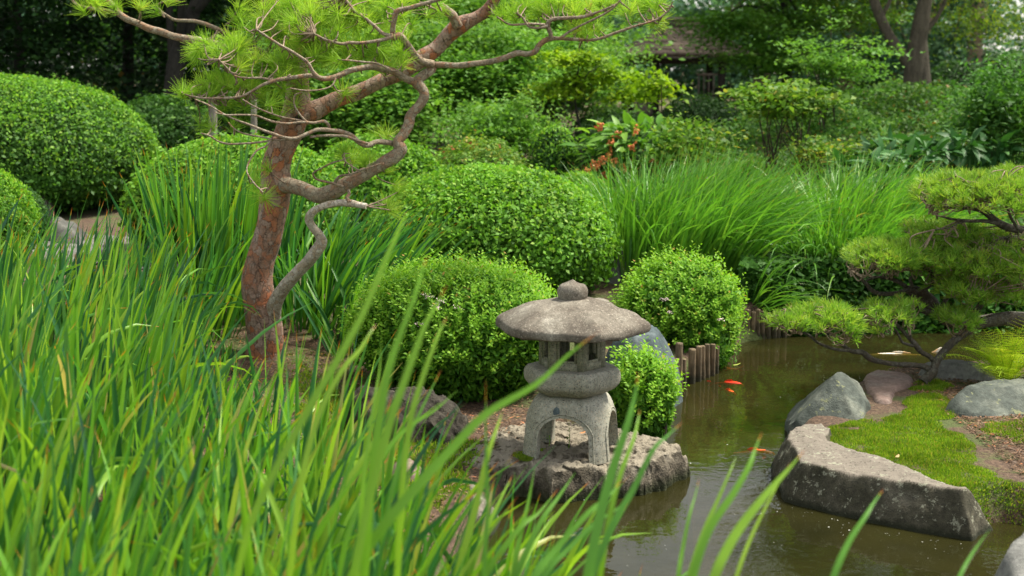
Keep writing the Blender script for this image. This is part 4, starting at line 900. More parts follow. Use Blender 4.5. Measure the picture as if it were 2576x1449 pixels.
# ------------------------------------------------------------------ pines
def tufts(g, C, A, rng, n, L, w, spread=1.1, mat=0):
    m = len(C); A = nrm(A); k = m * n
    Cc = np.repeat(C, n, 0); Aa = np.repeat(A, n, 0)
    th = spread * np.sqrt(rng.rand(k)); ph = rng.rand(k) * 2 * PI
    e1 = nrm(np.cross(Aa, np.array([.31, .2, .93]))); e2 = np.cross(Aa, e1)
    D = Aa * np.cos(th)[:, None] + (e1 * np.cos(ph)[:, None] + e2 * np.sin(ph)[:, None]) * np.sin(th)[:, None]
    B = Cc - Aa * (rng.rand(k) * L * .35)[:, None]; ln = L * (.7 + .45 * rng.rand(k))
    sd = nrm(np.cross(D, nrm(rng.normal(size=(k, 3))))); E = B + D * ln[:, None]; E[:, 2] -= ln * .06
    V = np.stack([B - sd * w / 2, B + sd * w / 2, E + sd * w * .22, E - sd * w * .22], 1).reshape(-1, 3)
    rnd = np.repeat(np.clip(np.repeat(rng.rand(m) * .55, n) + rng.rand(k) * .45, 0, 1), 4)
    g.add(V, np.arange(k)[:, None] * 4 + np.array([0, 1, 2, 3]), rnd, 0, mat)
def PL(l, Y0, Y1=None, Ys=None):
    n = len(l); Y1 = Y0 if Y1 is None else Y1
    ys = Ys if Ys is not None else np.linspace(Y0, Y1, n)
    return np.array([at(a[0], a[1], y) for a, y in zip(l, ys)]), np.array([S(y) for y in ys])

def redpine():
    rng = RS(50); Y = 7.3
    T = thing('red_pine', 'leaning red pine with flaking reddish trunk and long twisting limbs, left of centre', 'tree')
    g = G()
    tr = [(665, 960, 112), (667, 900, 100), (668, 850, 94), (662, 800, 93), (652, 750, 86), (646, 705, 78), (655, 655, 70), (672, 600, 72), (684, 550, 71), (691, 500, 76), (695, 460, 80), (693, 420, 72), (706, 380, 66), (723, 340, 68), (739, 300, 70), (748, 260, 65), (748, 220, 59), (747, 180, 54), (738, 140, 52), (720, 100, 50), (697, 60, 49), (685, 25, 47), (681, -10, 45), (690, -80, 42), (720, -190, 34), (705, -330, 22), (715, -450, 10)]
    P, s = PL(tr, Y); tube(g, P, np.array([a[2] for a in tr]) / 2 * s, 28, 6, .11, 9)
    # knot on the trunk
    k0 = at(752, 300, Y - .068); 
    g.build('trunk', M['pine_bark'], T, True)
    g = G(); a = np.linspace(0, 2 * PI, 17); tube(g, [k0 + np.array([math.cos(t) * .016, -.004, math.sin(t) * .02]) for t in a], .0065, 8, 2); box(g, k0 - [.012, .004, .014], k0 + [.012, .006, .014]); g.build('knot', M['twig_dark'], T, True)
    BR = []     # sample points of every branch for hanging twigs on
    def br(l, Ys, mat='pine_limb', sides=12, rough=.14, rf=18):
        l = np.array(l, float); ys = np.interp(np.linspace(0, 1, len(l)), np.linspace(0, 1, len(Ys)), Ys)
        P, s = PL(l, 0, Ys=ys); g = G(); Q, R = tube(g, P, l[:, 2] / 2 * s, sides, 6, rough, rf)
        o = g.build('branch', M[mat], T, True); BR.append((o, Q, R)); return o
    br([(735, 300, 60), (775, 285, 54), (820, 264, 44), (860, 245, 40), (900, 232, 38), (960, 203, 37), (1010, 183, 38), (1060, 148, 42), (1100, 120, 36), (1135, 82, 40), (1160, 62, 42), (1195, 45, 30), (1220, 30, 30), (1240, 5, 29), (1262, -40, 27), (1300, -120, 20), (1330, -240, 10)], [7.3, 7.4, 7.5, 7.5, 7.4], 'pine_bark', 20, .12, 12)
    br([(1152, 66, 26), (1140, 42, 24), (1125, 28, 22), (1108, 14, 20)], [7.45, 7.38])
    br([(700, 462, 44), (735, 468, 40), (765, 476, 36), (800, 492, 38), (835, 484, 40), (880, 458, 36), (925, 434, 34), (965, 410, 32), (995, 392, 34), (1008, 375, 32), (1000, 357, 26), (1015, 338, 26), (1028, 312, 26), (1033, 290, 26), (1055, 265, 24), (1068, 240, 24), (1060, 220, 25), (1049, 208, 27), (1062, 192, 24), (1082, 178, 24), (1088, 165, 24)], [7.28, 7.05, 7.0, 7.0, 7.05, 7.05, 7.1], 'pine_limb', 18, .14, 16)
    br([(1080, 165, 18), (1110, 163, 16), (1150, 165, 15), (1195, 160, 15), (1235, 155, 15), (1270, 146, 15), (1300, 134, 16), (1325, 136, 14), (1345, 130, 15), (1358, 112, 14), (1380, 98, 13), (1410, 97, 9), (1450, 99, 8), (1500, 99, 7), (1550, 82, 7), (1600, 65, 6), (1650, 50, 5), (1680, 28, 4), (1692, 5, 3)], [7.1, 7.0, 6.95, 6.9])
    br([(1386, 100, 11), (1385, 85, 11), (1378, 62, 12), (1392, 48, 10), (1430, 45, 8), (1468, 42, 8), (1510, 28, 6), (1550, 10, 5), (1570, -15, 4)], [6.93, 6.85])
    br([(1408, 97, 7), (1440, 75, 6), (1480, 55, 5), (1515, 38, 5), (1545, 18, 4), (1565, -5, 3)], [6.9, 6.8])
    br([(1378, 66, 8), (1350, 70, 6), (1330, 66, 6), (1315, 45, 5), (1300, 32, 4)], [6.9, 6.85])
    br([(1370, 62, 7), (1330, 60, 6), (1285, 62, 5), (1262, 50, 4), (1250, 42, 4)], [6.9, 6.8])
    br([(1088, 162, 22), (1070, 158, 20), (1055, 150, 17), (1040, 133, 16), (1022, 108, 17), (1005, 90, 18), (990, 95, 14), (988, 75, 13), (992, 50, 13), (1000, 28, 14), (1030, 20, 12), (1055, 12, 10), (1085, 4, 9), (1120, -8, 8), (1150, -40, 7)], [7.08, 6.95, 6.9, 6.9])
    br([(990, 92, 11), (970, 98, 9), (940, 104, 8), (905, 108, 8), (880, 107, 8), (858, 110, 7), (820, 100, 6), (790, 85, 5)], [6.9, 6.8])
    br([(988, 90, 10), (965, 85, 9), (942, 65, 8), (918, 45, 7), (895, 30, 6), (878, 10, 6), (865, -10, 5)], [6.9, 6.95])
    br([(1049, 208, 22), (1030, 202, 20), (1010, 192, 18), (985, 178, 18), (960, 172, 18), (935, 168, 16), (905, 172, 15), (880, 178, 15), (858, 188, 15), (835, 196, 14), (812, 198, 14), (795, 193, 12), (775, 190, 12), (745, 194, 10), (715, 198, 10), (690, 203, 9), (660, 214, 8), (633, 230, 7), (605, 243, 6), (560, 247, 6), (510, 247, 5), (480, 242, 5)], [7.08, 6.85, 6.75, 6.7, 6.7])
    br([(800, 194, 12), (786, 180, 11), (776, 160, 9), (762, 148, 8), (735, 130, 7), (712, 118, 7), (690, 104, 6), (668, 90, 6), (645, 74, 5)], [6.73, 6.65])
    br([(690, 203, 7), (655, 196, 5), (620, 196, 5), (590, 190, 4), (570, 170, 4), (550, 150, 4)], [6.72, 6.65])
    br([(985, 178, 8), (950, 160, 5), (915, 156, 5), (880, 152, 4), (850, 150, 3)], [6.83, 6.8])
    br([(845, 196, 5), (835, 215, 4), (810, 225, 4), (770, 228, 4), (730, 222, 3)], [6.72, 6.65])
    # low cut limb
    br([(685, 800, 40), (693, 762, 38), (712, 728, 34), (735, 700, 32), (765, 668, 31), (790, 640, 32), (808, 612, 31), (803, 592, 24), (785, 570, 20), (777, 550, 22), (788, 532, 20), (815, 518, 17), (850, 511, 17), (880, 511, 19), (905, 516, 15), (922, 519, 15)], [7.27, 7.0, 6.9, 6.85], 'pine_grey', 16, .12, 18)
    br([(880, 510, 14), (873, 498, 9), (878, 488, 9), (877, 478, 8)], [6.86, 6.9])
    # bare twig fan in front of the trunk
    br([(1004, 366, 22), (985, 360, 15), (960, 357, 14), (945, 357, 12), (925, 365, 14), (905, 360, 12), (885, 342, 12), (860, 332, 12), (835, 328, 11), (815, 326, 11), (795, 327, 10), (770, 338, 10), (745, 348, 9), (720, 347, 8), (690, 338, 8), (655, 325, 6), (625, 313, 6), (595, 302, 5), (560, 285, 4), (520, 262, 4), (490, 250, 4)], [7.05, 6.85, 6.7, 6.6, 6.55])
    br([(925, 362, 8), (895, 352, 7), (870, 343, 7), (835, 341, 7), (800, 342, 7), (780, 345, 6)], [6.8, 6.7])
    br([(828, 330, 9), (826, 315, 9), (815, 305, 8), (790, 309, 7), (760, 307, 6), (720, 311, 6), (680, 304, 6), (645, 291, 5), (610, 289, 5), (570, 289, 4), (540, 283, 3)], [6.8, 6.65, 6.55])
    br([(790, 310, 6), (750, 302, 5), (715, 296, 5), (680, 285, 4), (640, 268, 4), (610, 250, 4)], [6.72, 6.6])
    br([(707, 344, 6), (685, 352, 5), (652, 358, 5), (615, 361, 5), (575, 362, 5), (548, 355, 4), (528, 342, 4), (505, 335, 3)], [6.65, 6.55])
    br([(694, 345, 6), (680, 355, 5), (668, 368, 5), (645, 380, 5), (624, 412, 4), (622, 435, 4), (640, 462, 4), (662, 484, 3)], [6.65, 6.5])
    br([(735, 349, 5), (700, 352, 4), (660, 345, 4), (610, 335, 4), (585, 320, 3), (575, 308, 3)], [6.65, 6.55])
    br([(770, 305, 5), (752, 285, 5), (740, 262, 4), (742, 240, 4), (760, 232, 3)], [6.7, 6.7])
    br([(842, 462, 12), (848, 450, 8), (858, 442, 6), (885, 438, 5), (910, 428, 5), (940, 418, 4), (965, 410, 3)], [6.98, 6.85])
    br([(862, 470, 9), (840, 462, 7), (815, 456, 6), (795, 450, 5), (788, 436, 5), (805, 425, 4), (835, 410, 4), (860, 403, 3), (880, 395, 2)], [6.95, 6.8])
    br([(905, 430, 5), (885, 418, 4), (868, 405, 3), (862, 390, 3), (880, 385, 2)], [6.9, 6.85])
    # upper left limbs
    br([(715, 165, 26), (660, 140, 24), (600, 128, 22), (540, 112, 22), (500, 103, 21), (465, 97, 20), (433, 90, 18), (405, 80, 19), (375, 72, 17), (345, 58, 17), (320, 48, 17), (300, 34, 16), (285, 15, 14), (272, 2, 13), (250, -30, 10), (220, -80, 7)], [7.3, 7.45, 7.5, 7.5, 7.5], 'pine_limb', 14)
    br([(302, 36, 10), (285, 30, 9), (265, 25, 8), (235, 22, 8), (205, 16, 7), (185, 5, 6), (178, -15, 5)], [7.5, 7.45])
    br([(700, 150, 14), (640, 120, 12), (590, 92, 11), (563, 82, 11), (540, 70, 11), (515, 60, 10), (490, 53, 9), (465, 52, 9), (440, 50, 8), (425, 42, 7), (405, 28, 6), (396, 14, 5), (415, 4, 5), (450, 2, 4)], [7.3, 7.2, 7.15])
    # crown above the picture
    for (x0, y0, x1, y1, yy) in [(690, -80, 500, -160, 7.1), (705, -150, 900, -230, 7.5), (710, -200, 600, -330, 7.6), (712, -260, 820, -350, 7.2), (1262, -40, 1400, -90, 7.3), (1300, -120, 1180, -220, 7.5), (1320, -200, 1420, -260, 7.4)]:
        br([(x0, y0, 14), ((x0 + x1) / 2, (y0 + y1) / 2 - 12, 10), (x1, y1, 5)], [7.35, yy], sides=8)
    # ---- needles
    reg = [(640, 45, 50, 40, 10, 6.9), (560, 120, 62, 30, 15, 6.7), (510, 128, 30, 22, 5, 6.65), (600, 95, 40, 30, 7, 6.8), (730, 60, 60, 60, 20, 6.8), (800, 55, 60, 55, 22, 6.8), (870, 40, 60, 42, 16, 6.9), (760, 130, 70, 34, 16, 6.7), (640, 165, 60, 30, 12, 6.65), (580, 200, 45, 24, 7, 6.65), (470, 238, 26, 14, 4, 6.6), (520, 222, 40, 22, 8, 6.65), (590, 228, 50, 18, 8, 6.65), (640, 225, 50, 20, 6, 6.65), (700, 175, 50, 28, 8, 6.65), (840, 130, 60, 36, 13, 6.75),
           (920, 130, 50, 34, 11, 6.8), (980, 150, 44, 30, 10, 6.8), (1020, 140, 30, 26, 5, 6.8), (950, 60, 44, 46, 9, 6.9), (1010, 70, 30, 40, 4, 6.85), (900, 10, 120, 22, 12, 7.0), (690, 8, 120, 20, 10, 6.9), (1060, 10, 50, 20, 4, 6.9), (1080, 35, 12, 6, 1, 6.9),
           (1275, 40, 28, 16, 4, 6.85), (1330, 22, 34, 22, 7, 6.85), (1390, 20, 40, 22, 9, 6.85), (1450, 25, 44, 22, 11, 6.85), (1510, 15, 36, 20, 7, 6.85), (1480, 72, 40, 16, 6, 6.85), (1452, 88, 26, 8, 3, 6.85), (1580, 30, 12, 12, 2, 6.85), (1640, 15, 32, 24, 8, 6.9), (1655, 45, 18, 18, 3, 6.9), (1600, 0, 50, 12, 4, 6.9), (1585, 58, 6, 4, 1, 6.9),
           (225, 8, 55, 8, 4, 7.45), (345, 16, 14, 8, 2, 7.45), (208, 24, 6, 4, 1, 7.45), (300, 20, 14, 8, 2, 7.45), (395, 26, 4, 4, 1, 7.15), (420, 5, 30, 6, 1, 7.15),
           (612, 268, 14, 8, 2, 6.6), (565, 262, 16, 8, 2, 6.6), (665, 262, 22, 9, 2, 6.6), (728, 222, 20, 6, 2, 6.65), (760, 215, 18, 6, 2, 6.65), (500, 318, 6, 6, 1, 6.55), (530, 325, 8, 6, 1, 6.55), (590, 318, 8, 6, 1, 6.55), (700, 290, 10, 6, 1, 6.6), (665, 492, 8, 6, 2, 6.5), (640, 460, 8, 6, 1, 6.5), (860, 232, 20, 8, 2, 6.7), (740, 265, 6, 6, 1, 6.65), (672, 420, 6, 6, 1, 6.6),
           (955, 335, 22, 8, 2, 6.9), (890, 395, 22, 8, 4, 6.85), (935, 402, 26, 10, 4, 6.85), (975, 425, 18, 10, 3, 6.9), (985, 520, 18, 22, 4, 6.9), (1000, 470, 14, 16, 2, 6.9), (868, 380, 10, 6, 1, 6.85)]
    per = {}
    allP = np.vstack([b[1] for b in BR]); own = np.concatenate([np.full(len(b[1]), k) for k, b in enumerate(BR)])
    twigs = {}
    def put(p, ln, nn, twr=1):
        dd = np.linalg.norm((allP - p) * np.array([1, .6, 1.15]), axis=1); k = int(np.argmin(dd)); o = own[k]; q = allP[k]
        v = p - q; ax = nrm(v * np.array([1, .7, 1]) + np.array([0, -.02, .10]) + rng.normal(size=3) * .05)
        if np.linalg.norm(v) > .02:
            g = twigs.setdefault(o, G()); m = (p + q) / 2 + rng.normal(size=3) * .018 - np.array([0, 0, .012])
            tube(g, [q, m, p], [.0042, .0032, .0024], 5, 4, 0, 1, cap=False)
        per.setdefault(o, []).append((p, ax, ln, nn))
    for (cx, cy, rx, ry, n, yy) in reg:
        if yy < 7.05: yy += .22
        for k in range(n):
            r = math.sqrt(rng.rand()); t = rng.rand() * 2 * PI
            put(at(cx + rx * r * math.cos(t), cy + ry * r * math.sin(t), yy + rng.normal() * .10), .088, 80)
    for k in range(50):   # the unseen crown
        b = BR[-1 - rng.randint(7)]; q = b[1][rng.randint(len(b[1]) // 3, len(b[1]))]; put(q + rng.normal(size=3) * np.array([.14, .14, .05]) + [0, 0, .05], .095, 50)
    for o, l in per.items():
        g = G(); C = np.array([a[0] for a in l]); A = np.array([a[1] for a in l])
        for nn in (80, 50):
            k = np.array([a[3] == nn for a in l])
            if k.any(): tufts(g, C[k], A[k], rng, int(nn * .75), .092, .0028, 1.2)
        # buds at the tips
        ob = g.build('needles', M['needle'], BR[o][0])
        if o in twigs: twigs[o].build('twig', M['twig'], BR[o][0])
    b = at(665, 900, Y); shift_origin(T, (b[0], Y, .25))
redpine()

def niwaki():
    rng = RS(60)
    T = thing('black_pine', 'low twisted pine with cloud-shaped needle pads leaning over the water at the right', 'tree'); BR = []
    def br(l, Ys, rough=.16, sides=10, mat='niwaki_bark', nm='branch'):
        l = np.array(l, float); ys = np.interp(np.linspace(0, 1, len(l)), np.linspace(0, 1, len(Ys)), Ys) + .30
        P, s = PL(l, 0, Ys=ys); g = G(); Q, R = tube(g, P, l[:, 2] / 2 * s, sides, 6, rough, 22); o = g.build(nm, M[mat], T, True); BR.append((o, Q, R)); return o
    root = br([(2322, 962, 30), (2335, 948, 26), (2348, 935, 24), (2354, 915, 22), (2370, 890, 20), (2392, 865, 20), (2415, 845, 22), (2440, 828, 24), (2470, 812, 30), (2520, 802, 36), (2576, 806, 40), (2660, 815, 48), (2760, 840, 60), (2850, 900, 70), (2880, 990, 80)], [6.75, 6.8, 6.9, 7.0], nm='trunk', sides=14)
    br([(2345, 932, 20), (2322, 922, 14), (2290, 918, 13), (2250, 916, 13), (2215, 910, 13), (2195, 905, 14), (2180, 895, 15), (2168, 886, 13), (2140, 882, 12), (2110, 860, 10), (2095, 848, 10), (2075, 832, 8), (2060, 812, 6)], [6.78, 6.7, 6.6])
    br([(2140, 882, 9), (2110, 880, 8), (2080, 872, 8), (2055, 860, 7), (2038, 845, 7), (2015, 835, 6), (1990, 828, 5), (1960, 818, 4)], [6.65, 6.5])
    br([(2350, 935, 18), (2352, 915, 15), (2340, 898, 13), (2318, 886, 13), (2305, 870, 14), (2295, 858, 12), (2278, 840, 10), (2262, 822, 9), (2245, 805, 8), (2228, 790, 6)], [6.8, 6.75, 6.7])
    br([(2298, 870, 8), (2272, 862, 7), (2262, 845, 6), (2250, 828, 6), (2225, 818, 5), (2205, 808, 4)], [6.72, 6.65])
    br([(2292, 850, 5), (2288, 830, 5), (2282, 818, 4), (2290, 805, 3)], [6.72, 6.7])
    # mossy second trunk behind
    br([(2860, 880, 50), (2700, 830, 44), (2560, 800, 34), (2440, 812, 30), (2385, 808, 26), (2370, 795, 30), (2345, 770, 40), (2325, 745, 36), (2305, 732, 28), (2280, 728, 20)], [7.6, 7.5, 7.4, 7.3], sides=12)
    br([(2378, 800, 18), (2350, 790, 16), (2320, 780, 14), (2300, 752, 13), (2285, 728, 12), (2262, 710, 11), (2235, 700, 9), (2205, 697, 7), (2180, 705, 6)], [7.35, 7.2, 7.1])
    br([(2305, 735, 14), (2290, 728, 13), (2250, 738, 11), (2210, 738, 11), (2190, 728, 10), (2180, 715, 10), (2162, 698, 9), (2148, 683, 8), (2140, 680, 7)], [7.2, 7.0])
    br([(2300, 735, 13), (2330, 725, 12), (2345, 708, 11), (2345, 690, 10), (2332, 678, 9), (2300, 672, 8), (2260, 672, 7), (2230, 668, 5)], [7.2, 7.05])
    br([(2295, 720, 10), (2290, 700, 8), (2305, 690, 7), (2330, 660, 6), (2340, 640, 5)], [7.15, 7.1])
    br([(2440, 815, 16), (2455, 790, 10), (2470, 770, 8), (2495, 745, 7), (2520, 735, 6), (2560, 730, 6), (2620, 720, 6)], [7.1, 7.0])
    br([(2430, 828, 12), (2440, 800, 8), (2460, 768, 7), (2480, 748, 6), (2470, 735, 5), (2440, 728, 4)], [6.95, 6.9])
    # upper bough
    br([(2700, 620, 30), (2620, 592, 26), (2576, 580, 24), (2530, 570, 20), (2500, 552, 18), (2480, 535, 16), (2455, 525, 12), (2420, 522, 10), (2380, 520, 7), (2350, 512, 5)], [7.2, 7.1, 7.0], sides=12)
    br([(2520, 565, 12), (2480, 556, 10), (2440, 556, 9), (2400, 552, 7), (2370, 545, 5), (2345, 538, 4)], [7.1, 6.95])
    br([(2600, 590, 12), (2560, 596, 10), (2520, 600, 8), (2490, 615, 6), (2470, 625, 4)], [7.15, 7.0])
    br([(2500, 550, 8), (2470, 530, 7), (2440, 500, 6), (2420, 480, 4)], [7.05, 7.0]); br([(2560, 575, 9), (2540, 540, 7), (2530, 500, 6), (2520, 460, 4)], [7.1, 7.0])
    br([(2360, 790, 12), (2400, 720, 12), (2440, 690, 12), (2500, 680, 10), (2576, 670, 10), (2680, 660, 10)], [7.35, 7.3]); br([(2440, 690, 8), (2420, 660, 6), (2400, 630, 5)], [7.3, 7.2])
    br([(2440, 555, 5), (2410, 562, 4), (2390, 572, 4), (2350, 578, 3)], [7.0, 6.9])
    NB = len(BR)
    per = {}; twigs = {}; allP = np.vstack([b[1] for b in BR]); own = np.concatenate([np.full(len(b[1]), k) for k, b in enumerate(BR)])
    # pads: (cx, cy, rx, ry, n, Y, depth): tufts fill the upper half of flattened domes
    pads = [(2470, 500, 168, 92, 620, 7.05, .55), (2590, 480, 100, 80, 200, 7.2, .5), (2400, 655, 160, 80, 620, 7.2, .5), (2540, 680, 120, 100, 480, 7.1, .5), (2240, 650, 105, 55, 300, 7.05, .35), (2370, 590, 100, 36, 130, 7.3, .4), (2500, 610, 100, 40, 150, 7.3, .4), (2500, 745, 70, 45, 110, 7.0, .35), (2400, 722, 55, 34, 70, 7.0, .3),
            (2072, 808, 88, 52, 150, 6.6, .28), (1985, 812, 52, 22, 40, 6.5, .2), (2130, 835, 40, 22, 22, 6.6, .2), (2228, 795, 62, 38, 62, 6.68, .22), (2210, 828, 26, 14, 10, 6.65, .12), (2405, 806, 45, 36, 62, 6.85, .2), (2440, 745, 40, 30, 40, 6.9, .2), (2280, 775, 30, 20, 16, 6.75, .15)]
    for (cx, cy, rx, ry, n, yy, dp) in pads:
        yy += .30
        for k in range(n):
            a = rng.rand() * 2 * PI; r = math.sqrt(rng.rand()); top = math.sqrt(max(0, 1 - r * r))
            h = top * (1 - .55 * rng.rand() ** 1.5) - .35 * (1 - r)
            p = at(cx + rx * r * math.cos(a), cy - ry * (h - .12), yy); p[1] += dp * r * math.sin(a)
            p[0] += rng.normal() * .012; p[2] += rng.normal() * .012
            k2 = int(np.argmin(np.linalg.norm((allP - p) * np.array([1, .7, 1.4]), axis=1))); o = own[k2]; q = allP[k2]
            ax = nrm(np.array([math.cos(a) * r * .8, math.sin(a) * r * .8, 1.0]) + rng.normal(size=3) * .3)
            per.setdefault(o, []).append((p, ax))
            if rng.rand() < .42:
                g = twigs.setdefault(o, G()); m = (p * .4 + q * .6) + rng.normal(size=3) * .03; m[2] -= .03 * rng.rand()
                tube(g, [q, m, p + ax * .01], [.0048, .0036, .0024], 5, 4, 0, 1, cap=False)
    for o, l in per.items():
        g = G(); C = np.array([a[0] for a in l]); A = np.array([a[1] for a in l]); tufts(g, C, A, rng, 24, .050, .0038, 1.0)
        # twig ends carrying brown buds
        g.build('needles', M['needle_short'], BR[o][0])
        g2 = twigs.setdefault(o, G())
        for c, a in l[::4]: tube(g2, [c - a * .03, c + a * .012], [.0028, .002], 5, 1)
        g2.build('twig', M['twig'], BR[o][0])
    b = onz(2335, 952, .15); shift_origin(T, (b[0], b[1], .15))
niwaki()

# ------------------------------------------------------------------ sword-shaped leaves
def blades(g, B, L, W, az, lean, curve, rng, rnd, tipless=.5, K=9, twist=.25, fold=.42):
    """B (n,3) feet; az azimuth of the lean; lean start angle from vertical; curve extra angle gained to the tip"""
    n = len(B); pos = B.copy(); rows = []; ts = []
    hz = np.stack([np.cos(az), np.sin(az), np.zeros(n)], -1); side0 = np.stack([-np.sin(az), np.cos(az), np.zeros(n)], -1)
    rot = rng.rand(n) * PI  # the blade's flat side faces any way round its own axis
    for k in range(K + 1):
        t = k / K; th = lean + curve * t ** 2.2
        d = hz * np.sin(th)[:, None] + np.array([0, 0, 1.]) * np.cos(th)[:, None]
        if k: pos = pos + d * (L / K)[:, None]
        nn = np.cross(d, side0); a = rot + twist * t
        sd = side0 * np.cos(a)[:, None] + nn * np.sin(a)[:, None]; nn2 = np.cross(d, sd)
        w = W * (min(1, .62 + t * 1.2)) * (1 - max(0, (t - .42) / .58) ** 1.9)
        w = np.maximum(w, .0006)[:, None]
        rows += [pos + sd * w / 2, pos + nn2 * w * fold * .5, pos - sd * w / 2]; ts += [t, t, t]
    V = np.stack(rows, 1); nv = V.shape[1]; fc = []
    for k in range(K):
        a = k * 3; fc += [(a, a + 1, a + 4, a + 3), (a + 1, a + 2, a + 5, a + 4)]
    T_ = np.array(ts)[None] * np.where(rng.rand(n) < tipless, .92, 1.0)[:, None]
    g.add(V.reshape(-1, 3), (np.array(fc)[None] + np.arange(n)[:, None, None] * nv).reshape(-1, 4), np.repeat(rnd, nv), T_.ravel())
def hero(g, pts, w, Y0, rnd, rng, dY=.12, turn=.3):
    """one long blade through picture points, carried on down to its foot in the soil"""
    pts = np.array(pts, float); n = len(pts); ys = Y0 + dY * (1 - np.linspace(0, 1, n))
    P = [at(a, b, y) for (a, b), y in zip(pts, ys)]
    d = P[-1] - P[-2]; d = d / np.linalg.norm(d); d = nrm(d * np.array([.7, .5, 1]) + np.array([0, .03, -.25]))
    q = P[-1].copy()
    while q[2] > .18:
        q = q + d * .12; d = nrm(d + np.array([0, 0, -.16])); P.append(q.copy())
    C = catmull(np.array(P[::-1]), 4); K = len(C) - 1; T_ = nrm(np.gradient(C, axis=0))
    cv = np.array([0, -1., 0]); sd = nrm(np.cross(T_, cv)); nn = np.cross(sd, T_); a = turn
    sd2 = sd * math.cos(a) + nn * math.sin(a); n2 = np.cross(T_, sd2)
    t = np.linspace(0, 1, K + 1); W = .68 * w * S(Y0) / max(math.cos(a), .5) * np.minimum(1, .6 + t * 1.3) * (1 - np.maximum(0, (t - .55) / .45) ** 1.9); W = np.maximum(W, .0006)[:, None]
    V = np.stack([C + sd2 * W / 2, C + n2 * W * .1, C - sd2 * W / 2], 1).reshape(-1, 3); fc = []
    for k in range(K):
        q = k * 3; fc += [(q, q + 1, q + 4, q + 3), (q + 1, q + 2, q + 5, q + 4)]
    g.add(V, fc, rnd, np.repeat(t, 3) * (1.0 if rng.rand() < .75 else .9))
    return C[0]
